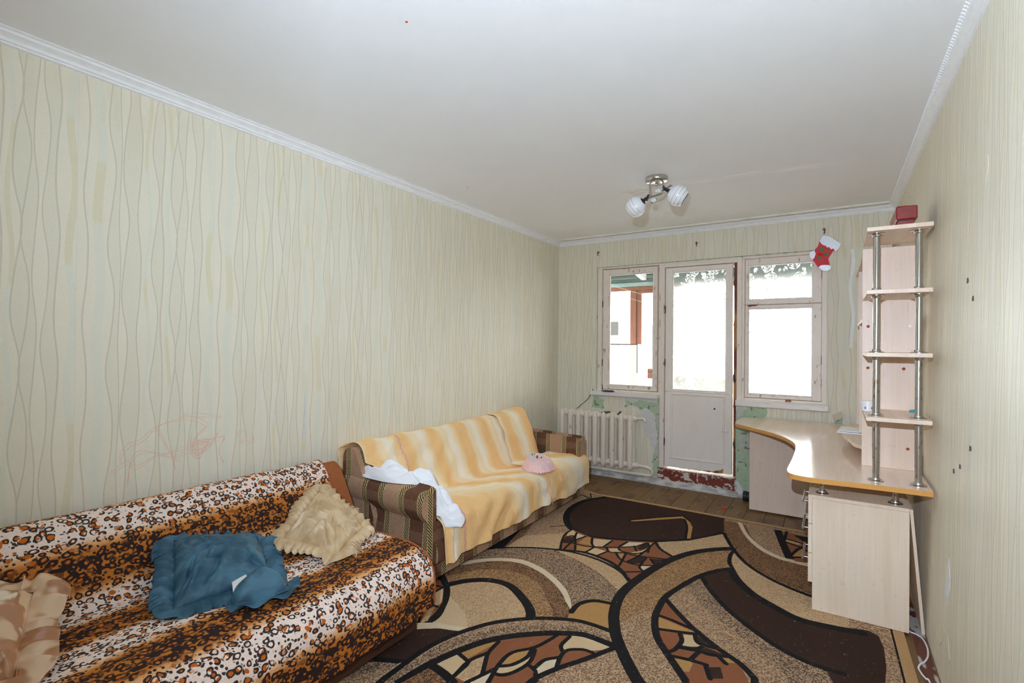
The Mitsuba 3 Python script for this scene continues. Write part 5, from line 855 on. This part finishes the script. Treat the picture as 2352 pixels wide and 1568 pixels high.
for px, py in ((-.051, 3.085), (.254, 3.085)):
    p = obj('post', rod((px, py, PZ), (px, py, DZ0), .0125, 20, .05), 'm_steel', dk, smooth=40, label='short steel post'); flange(p, px, py, PZ, True, 'm_steel', .030); 
# ================================================================== shelf tower on the desk
tw = thing('shelf_tower', 'maple shelf tower on steel poles standing on the desk corner', 'shelf')
TX0, TX1, TY0, TY1 = .125, .3635, 2.850, 3.262
SH = [1.032, 1.330, 1.620, 1.911]
for i, z in enumerate(SH): obj('shelf', bx(TX0, TX1 if i < 3 else TX1 + .002, TY0, TY1, z - .0095, z + .0095, .0012), 'm_maple', tw)
obj('back_panel', bx(TX0 - .001, .347, TY1 + .0005, TY1 + .017, DZ1 + .0005, 1.888, .001), 'm_maple_pink', tw)
levels = [DZ1] + SH
for px, py in ((.166, 2.929), (.3235, 2.931)):
    for i in range(4):
        z0, z1 = levels[i] + (.0095 if i else 0), levels[i + 1] - .0095; m = 'm_steel' if i < 2 else 'm_chrome'
        p = obj('pole', rod((px, py, z0), (px, py, z1), .0137, 24, .03), m, tw, smooth=40); flange(p, px, py, z0, True, m); flange(p, px, py, z1, False, m)
for px, pz in ((.150, 1.475), (.325, 1.475), (.175, .845), (.318, .845), (.30, 1.255), (.15, 1.255)): obj('screw_cap', lathe([(0, 0), (.0075, 0), (.0075, .0008), (.006, .0015), (0, .0018)], 14, (px, TY1 + .0005, pz), (0, -1, 0))[0], 'm_cornice' if (px, pz) == (.325, 1.475) else 'm_plush', tw)
# the deeper organiser behind it
og = thing('desk_organizer', 'maple organizer shelves hidden behind the steel-poled shelf tower', 'shelf')
obj('end_panel', bx(.136, .360, 4.36, 4.376, DZ1 + .0005, 1.868, .001), 'm_maple_pink', og); obj('mid_panel', bx(.130, .360, 3.80, 3.816, .832, 1.502, .001), 'm_maple_pink', og)
obj('shelf', bx(.128, .362, TY1 + .018, 4.40, 1.869, 1.887, .001), 'm_maple', og); obj('shelf', bx(.128, .362, TY1 + .018, 4.05, 1.503, 1.521, .001), 'm_maple', og)
obj('mid_panel', bx(.134, .360, 4.05, 4.066, 1.5215, 1.868, .001), 'm_maple_pink', og)
lowp = Polygon(catmull([(.362, 3.281), (.128, 3.42), (.076, 3.62), (.045, 3.84), (.050, 4.10), (.085, 4.30), (.130, 4.358), (.362, 4.358)], 5, False)); obj('low_shelf', prism(lowp, .021, on_floor(.795)), 'm_maple', og, label='low rounded shelf'); obj('foot', bx(.20, .216, 3.45, 4.30, DZ1 + .0005, .7948, .001), 'm_maple_pink', og)
# ------------------------------------------------------------------ things on desk and shelves
mat('m_book_cover', proc(lambda p, n, uv: mix(mix((.16, .10, .13), (.36, .20, .20), smoothstep(.4, .6, fbm(p.x * 14, p.y * 14, 2))), (.10, .14, .25), smoothstep(.55, .65, fbm(p.x * 22 + 4, p.y * 20, 5)))), .2, .5); mat('m_blue_cover', (.05, .17, .34), .3); mat('m_pages', (.78, .78, .77), .7); mat('m_green_cover', (.015, .06, .04), .3)
def book(z0, th, m, lab, c, rot, w=.215, d=.30):
    k = thing('notebook', lab, 'notebook'); R = lambda mesh: (mesh.apply_transform(trimesh.transformations.rotation_matrix(rot, [0, 0, 1])), mesh.apply_translation([c[0], c[1], z0]), mesh)[2]
    obj('pages', R(bx(-d / 2 + .004, d / 2 - .004, -w / 2 + .004, w / 2 - .004, .0012, th - .0012, .0005)), 'm_pages', k); obj('cover', R(cat(bx(-d / 2, d / 2, -w / 2, w / 2, th - .0012, th, .0004), bx(-d / 2, d / 2, -w / 2, w / 2, 0, .0012, .0004))), m, k)
    return k
book(.8165, .010, 'm_blue_cover', 'blue notebook, lower of two stacked on the low rounded shelf', (.155, 3.912), -.10, d=.27)
book(.8270, .009, 'm_book_cover', 'dark glossy notebook, upper of two stacked on the low rounded shelf', (.158, 3.925), -.08, d=.26)
mat('m_jar', (.80, .79, .80), .3, .5)
jr = thing('jar', 'small white plastic jar on the lowest tower shelf', 'jar'); J0 = (.142, 3.125, 1.042)
obj('body', lathe([(0, 0), (.025, 0), (.0265, .002), (.0265, .030), (.025, .032), (0, .032)], 28, J0)[0], 'm_jar', jr, smooth=40); obj('lid', lathe([(0, .032), (.0275, .032), (.0275, .048), (.026, .050), (0, .050)], 28, J0)[0], 'm_jar', jr, smooth=40)
obj('label_patch', cat(*[hull([(J0[0] + .0269 * math.cos(t), J0[1] + .0269 * math.sin(t), J0[2] + zz) for t in np.linspace(a, b, 5) for zz in (.010, .022)]) for a, b in ((-2.1, -1.8), (-1.0, -.6))]), 'm_grey_card', jr)
mat('m_teal', (.02, .30, .36), .4); cl = solo('teal_clip', cat(bx(.315, .342, 3.18, 3.195, 1.0418, 1.050, .002), rod((.318, 3.187, 1.048), (.338, 3.192, 1.052), .004, 8)), 'm_teal', 'tiny teal clip on the lowest tower shelf beside the right pole', 'clip')
mat('m_lacquer', proc(lambda p, n, uv: mix((.16, .010, .010), (.26, .022, .016), fbm(p.x * 40, p.y * 20, p.z * 60))), .25, .6)
rb = thing('red_box', 'dark red lacquered wooden box on top of the shelf tower', 'box')
obj('body', bx(.245, .326, 3.00, 3.34, 1.972, 2.036, .005), 'm_lacquer', rb); obj('groove', bx(.255, .316, 3.008, 3.33, 1.966, 1.9725, .001), 'm_black', rb); obj('plinth', hull([(x, y, z) for x, z in ((.248, 1.9207), (.318, 1.9207), (.254, 1.9662), (.312, 1.9662)) for y in (3.005, 3.335)]), 'm_lacquer', rb); obj('lid_piece', bx(.250, .292, 3.03, 3.2, 2.0355, 2.044, .002), 'm_lacquer', rb); obj('lid_piece', bx(.306, .316, 3.03, 3.08, 2.0355, 2.044, .002), 'm_edge_orange', rb)
# cables behind the desk
for i, pts in enumerate((([(-.065, 4.90, .738), (-.055, 4.935, .80), (-.03, 4.935, .815), (.0, 4.92, .745)]), ([(.10, 4.94, .80), (.115, 4.93, .80), (.145, 4.91, .74)]))):
    solo('loose_wire', tube([(*pts[0][:2], pts[0][2] - .0), *pts[1:]], .003, 6), 'm_sill', ('longer' if i == 0 else 'shorter') + ' thin pale wire sticking up behind the desk top', 'wire')
# ------------------------------------------------------------------ around the desk
bd = hull([(x + t, y, z) for y in (3.075, 3.62) for x, z in ((.308, .585), (.355, .002)) for t in (0, .013)]); solo('leaning_board', bd, 'm_maple_pale', 'thin board leaning between the drawer unit and the striped wall', 'board')
solo('white_cable', tube([(.300, 3.10, .006), (.311, 3.063, .005), (.331, 3.053, .005), (.350, 3.026, .005), (.358, 2.981, .005), (.359, 2.923, .005), (.352, 2.863, .005), (.335, 2.807, .005), (.315, 2.77, .005), (.306, 2.735, .005), (.312, 2.693, .005), (.322, 2.664, .005), (.333, 2.634, .005), (.35, 2.3, .005)], .0036, 8), 'm_jar', 'thin white cable looping over the red floor edge behind the drawer unit', 'cable')
solo('red_cube', bx(-.781, -.760, 4.484, 4.505, .0002, .021, .002), 'm_bright_red', 'tiny bright red cube on the bare floor by the window wall', 'toy block')
solo('black_pipe', cat(rod((-.672, 4.84, .047), (-.20, 4.84, .047), .0405, 28), lathe([(.0405, 0), (.044, .004), (.044, .03), (.0405, .034)], 28, (-.672, 4.84, .047), (1, 0, 0))[0]), 'm_black', 'thick black pipe end lying on the floor behind the desk panel', 'pipe', smooth=40)
# ================================================================== ceiling lamp
scene['m_shade'] = {'type': 'principled', 'base_color': proc(lambda p, n, uv: mix((.86, .87, .89), (.40, .27, .20), smoothstep(.0016, .0007, dr.abs((uv.y - .018) / .024 - dr.round((uv.y - .018) / .024)) * .024) * smoothstep(.02, .03, uv.y) * smoothstep(.12, .112, uv.y) * smoothstep(.18, .22, noise(uv.x * 5 * 2, dr.round((uv.y - .018) / .024) * 3.7)))), 'roughness': .18, 'specular': .5}
mat('m_shade2', scene.pop('m_shade')['base_color'], .18, .5); mat('m_lamp_cup', (.020, .018, .022), .3); mat('m_crystal', (.72, .78, .80), .1, .8)
lp = thing('ceiling_lamp', 'chrome ceiling lamp with two striped white globe shades', 'lamp'); LY = 3.37
obj('canopy', lathe([(0, 0), (.074, 0), (.076, -.010), (.074, -.026), (.066, -.034), (.03, -.040), (0, -.041)], 40, (-1.018, LY, H))[0], 'm_chrome', lp, smooth=40); obj('finial', lathe([(0, 0), (.009, .0), (.012, .008), (.007, .016), (0, .02)], 16, (-1.018, LY, H - .040), (0, 0, -1))[0], 'm_chrome', lp, smooth=True)
obj('stem', rod((-1.062, LY, 2.372), (-1.062, LY, H - .034), .0065, 14), 'm_chrome', lp, smooth=40); obj('stem', rod((-.973, LY, 2.392), (-.973, LY, H - .034), .0065, 14), 'm_chrome', lp, smooth=40)
obj('arm', tube([(-1.092, LY, 2.345), (-1.078, LY, 2.362), (-1.055, LY, 2.374), (-1.02, LY, 2.379), (-.985, LY, 2.387), (-.963, LY, 2.400), (-.955, LY, 2.413), (-.935, LY, 2.424), (-.915, LY, 2.430)], .0062, 12), 'm_chrome', lp, smooth=True)
for cx, cz, ax in ((-1.158, 2.318, (-.86, .12, -.50)), (-.872, 2.352, (.80, .22, -.52))):
    ax = np.array(ax) / np.linalg.norm(ax); R = .068; c = np.array([cx, LY - .01, cz]); o = c - ax * .058
    obj('socket', cat(lathe([(0, -.045), (.008, -.045), (.010, -.03), (.012, -.012), (.034, .004), (.042, .018), (.034, .014), (0, .0)], 24, o, ax)[0], tube([o - ax * .04, o - ax * .05 + np.array([0, 0, .012]), np.array([-1.085 if cx < -1 else -.962, LY, 2.352 if cx < -1 else 2.404])], .006, 8)), 'm_lamp_cup', lp, smooth=40)
    t = np.linspace(.42, 2.42, 26); pr = [(R * math.sin(a), .058 - R * math.cos(a)) for a in t]; pr2 = [(max(r - .0025, 0), h) for r, h in pr[::-1]]; m_, u_ = lathe(pr + pr2, 48, o, ax); sh = obj('shade', m_, 'm_shade2', lp, smooth=True, uv=u_, label='white glass globe with fine brown stripes')
for c in ((-1.035, 2.345), (-1.005, 2.405)):
    obj('glass_flower', cat([trimesh.Trimesh(trimesh.creation.icosphere(2).vertices * [.011, .007, .006] + [c[0] + .012 * math.cos(t), LY - .012, c[1] + .008 * math.sin(t)], trimesh.creation.icosphere(2).faces) for t in np.arange(5) * 1.2566]), 'm_crystal', lp, smooth=True)
    obj('twig', tube([(c[0] - .02, LY - .006, c[1] - .010), (c[0], LY - .004, c[1] - .008), (c[0] + .022, LY, c[1] + .012)] if c[1] < 2.38 else [(c[0] - .026, LY - .004, c[1] - .004), (c[0] + .01, LY, c[1]), (c[0] + .035, LY, c[1] + .006)], .002, 6), 'm_lamp_cup', lp)
# ================================================================== Christmas stocking
mat('m_felt_red', (.66, .075, .095), .85, .1, sheen=.4); mat('m_silver', proc(lambda p, n, uv: mix((.46, .46, .48), (.82, .83, .86), noise(p.x * 420, p.z * 420, p.y * 420))), .4, metallic=.5); mat('m_felt_green', (.045, .25, .085), .8)
sk_ = thing('stocking_ornament', 'red felt stocking ornament with silver cuff hanging by the frosted window', 'ornament')
ST = [(-.107, 2.259), (-.08, 2.301), (-.028, 2.274), (.038, 2.218), (.026, 2.186), (.003, 2.16), (-.012, 2.166), (-.047, 2.104), (-.034, 2.043), (-.031, 2.015), (-.059, 2.001), (-.086, 2.007), (-.118, 2.035), (-.155, 2.099), (-.179, 2.13), (-.179, 2.163), (-.147, 2.183), (-.123, 2.209)]
fl2 = lambda pts, y, d: prism(Polygon(pts).buffer(.004, quad_segs=4).buffer(-.004), d, on_back(y))
obj('felt', fl2(ST, 4.940, .004), 'm_felt_red', sk_)
obj('cuff', fl2([(-.110, 2.258), (-.08, 2.304), (-.028, 2.277), (.041, 2.218), (.028, 2.184), (.003, 2.157), (-.012, 2.185), (-.028, 2.177), (-.04, 2.201), (-.052, 2.193), (-.067, 2.213), (-.083, 2.22), (-.099, 2.235)], 4.9358, .003), 'm_silver', sk_, label='silver cuff')
obj('heel', fl2([(-.147, 2.183), (-.136, 2.15), (-.147, 2.117), (-.161, 2.103), (-.181, 2.13), (-.181, 2.163)], 4.9358, .003), 'm_silver', sk_, label='silver heel'); obj('toe', fl2([(-.118, 2.035), (-.098, 2.051), (-.063, 2.052), (-.033, 2.045), (-.029, 2.015), (-.059, 1.999), (-.086, 2.005)], 4.9358, .003), 'm_silver', sk_, label='silver toe')
for l_ in ([(-.113, 2.166), (-.105, 2.176), (-.109, 2.194), (-.098, 2.192), (-.093, 2.204), (-.088, 2.194), (-.079, 2.197), (-.085, 2.184), (-.081, 2.176), (-.090, 2.172), (-.091, 2.158), (-.101, 2.163)], [(-.085, 2.14), (-.074, 2.145), (-.070, 2.156), (-.060, 2.148), (-.048, 2.154), (-.036, 2.145), (-.045, 2.140), (-.046, 2.131), (-.058, 2.136), (-.066, 2.127), (-.073, 2.136)], [(-.126, 2.111), (-.118, 2.117), (-.120, 2.131), (-.110, 2.128), (-.098, 2.137), (-.099, 2.124), (-.104, 2.120), (-.103, 2.108), (-.112, 2.110), (-.116, 2.100), (-.119, 2.108)]):
    obj('holly_leaf', prism(Polygon(l_), .002, on_back(4.9358)), 'm_felt_green', sk_)
for x, z in ((-.108, 2.152), (-.103, 2.137), (-.088, 2.141), (-.118, 2.146)): obj('berry', trimesh.Trimesh(trimesh.creation.icosphere(2).vertices * .0075 + [x, 4.931, z], trimesh.creation.icosphere(2).faces), 'm_bright_red', sk_, smooth=True)
obj('hanging_loop', tube([(-.074, 4.937, 2.290), (-.078, 4.925, 2.318), (-.074, 4.918, 2.330)], .0016, 6), 'm_bare_wood', sk_)
# ================================================================== marks on walls and ceiling
mat('m_crayon', (.76, .46, .36), .8)
CR_ = [[(.932,.913),(.972,.916),(1.039,.969),(1.1,.986),(1.175,.998),(1.253,.956),(1.205,.911),(1.186,.851),(1.265,.87),(1.305,.917)],[(1.039,.974),(1.057,.913),(1.102,.825),(1.158,.836),(1.225,.834),(1.285,.877),(1.176,.868),(1.206,.806),(1.254,.877),(1.186,.882)],[(.926,.736),(.933,.828),(.973,.868),(1.075,.84),(1.167,.865),(1.327,.893),(1.306,.831),(1.328,.762)],[(.863,.8),(.917,.831),(.957,.804),(1.04,.837),(1.13,.8)],[(.94,.912),(.908,.889),(.893,.845)],[(1.093,.837),(1.112,.763)],[(1.176,.915),(1.186,.841),(1.235,.843),(1.265,.859),(1.195,.876),(1.211,.805),(1.235,.854)],[(1.391,.889),(1.425,.901),(1.448,.881),(1.414,.846),(1.483,.841),(1.477,.865)],[(1.137,1.002),(1.203,1.01),(1.325,.991)]]
def ribbon(pts, w):
    p = catmull(pts, 5); return prism(LineString(p).buffer(w / 2), .0006, lambda v: np.stack([XL + .0002 + v[:, 2], v[:, 0], v[:, 1]], 1))
obj('crayon_scribble', cat([ribbon([(a + .01 * math.sin(9 * b + j), b + .01 * math.cos(11 * a + 2 * j)) for a, b in c], .0015) for c in CR_ for j in range(2)]), 'm_crayon', 'wall_left', label='faint red crayon scribble')
on_left = lambda v: np.stack([XL + .0004 + v[:, 2], v[:, 0], v[:, 1]], 1); on_right = lambda v: np.stack([xr(v[:, 1]) - .0004 - v[:, 2], v[:, 0], v[:, 1]], 1)
obj('torn_patch', prism(jag([(.742, .60), (.742, .668), (.761, .645), (.785, .636), (.796, .60)], .003, seed=31), .0012, on_left), 'm_plaster_green', 'wall_left', label='torn spot with green plaster')
obj('torn_patch', prism(jag([(1.790, 1.06), (1.800, 1.06), (1.793, .93), (1.800, .83), (1.775, .80), (1.785, .90)], .003, seed=32), .0012, on_left), 'm_torn', 'wall_left', label='peeled seam')
for j, (yy_, zz_) in enumerate(((2.344, 1.599), (2.256, 1.529), (2.249, 1.026), (2.514, .896), (2.405, .934))): obj('nail_hole', prism(jag([(yy_ - .012, zz_ - .006), (yy_ + .010, zz_ - .008), (yy_ + .008, zz_ + .008), (yy_ - .008, zz_ + .009)], .002, seed=40 + j), .0016, on_right), 'm_dark_iron', 'wall_right')
obj('torn_patch', prism(jag([(2.574, .54), (2.531, .481), (2.57, .365), (2.65, .375), (2.599, .471)], .004, seed=33), .0014, on_right), 'm_torn', 'wall_right', label='torn white spot'); obj('torn_patch', prism(jag([(2.153, 1.92), (2.097, 1.965), (2.085, 1.924), (2.129, 1.872)], .004, seed=34), .0014, on_right), 'm_paper_back', 'wall_right', label='scuffed spot')
obj('torn_patch', prism(jag([(2.80, .10), (2.70, .21), (2.56, .245), (2.49, .19), (2.53, .15), (2.58, .20), (2.68, .185), (2.74, .10)], .005, seed=35), .0014, on_right), 'm_paper_back', 'wall_right', label='brown scuff')
for x_, y_ in ((-2.246, 2.875), (-1.28, 1.279)): obj('paint_speck', lathe([(0, 0), (.005, 0), (.004, .0015), (0, .002)], 10, (x_, y_, H - .0001), (0, 0, -1))[0], 'm_bright_red', 'ceiling')
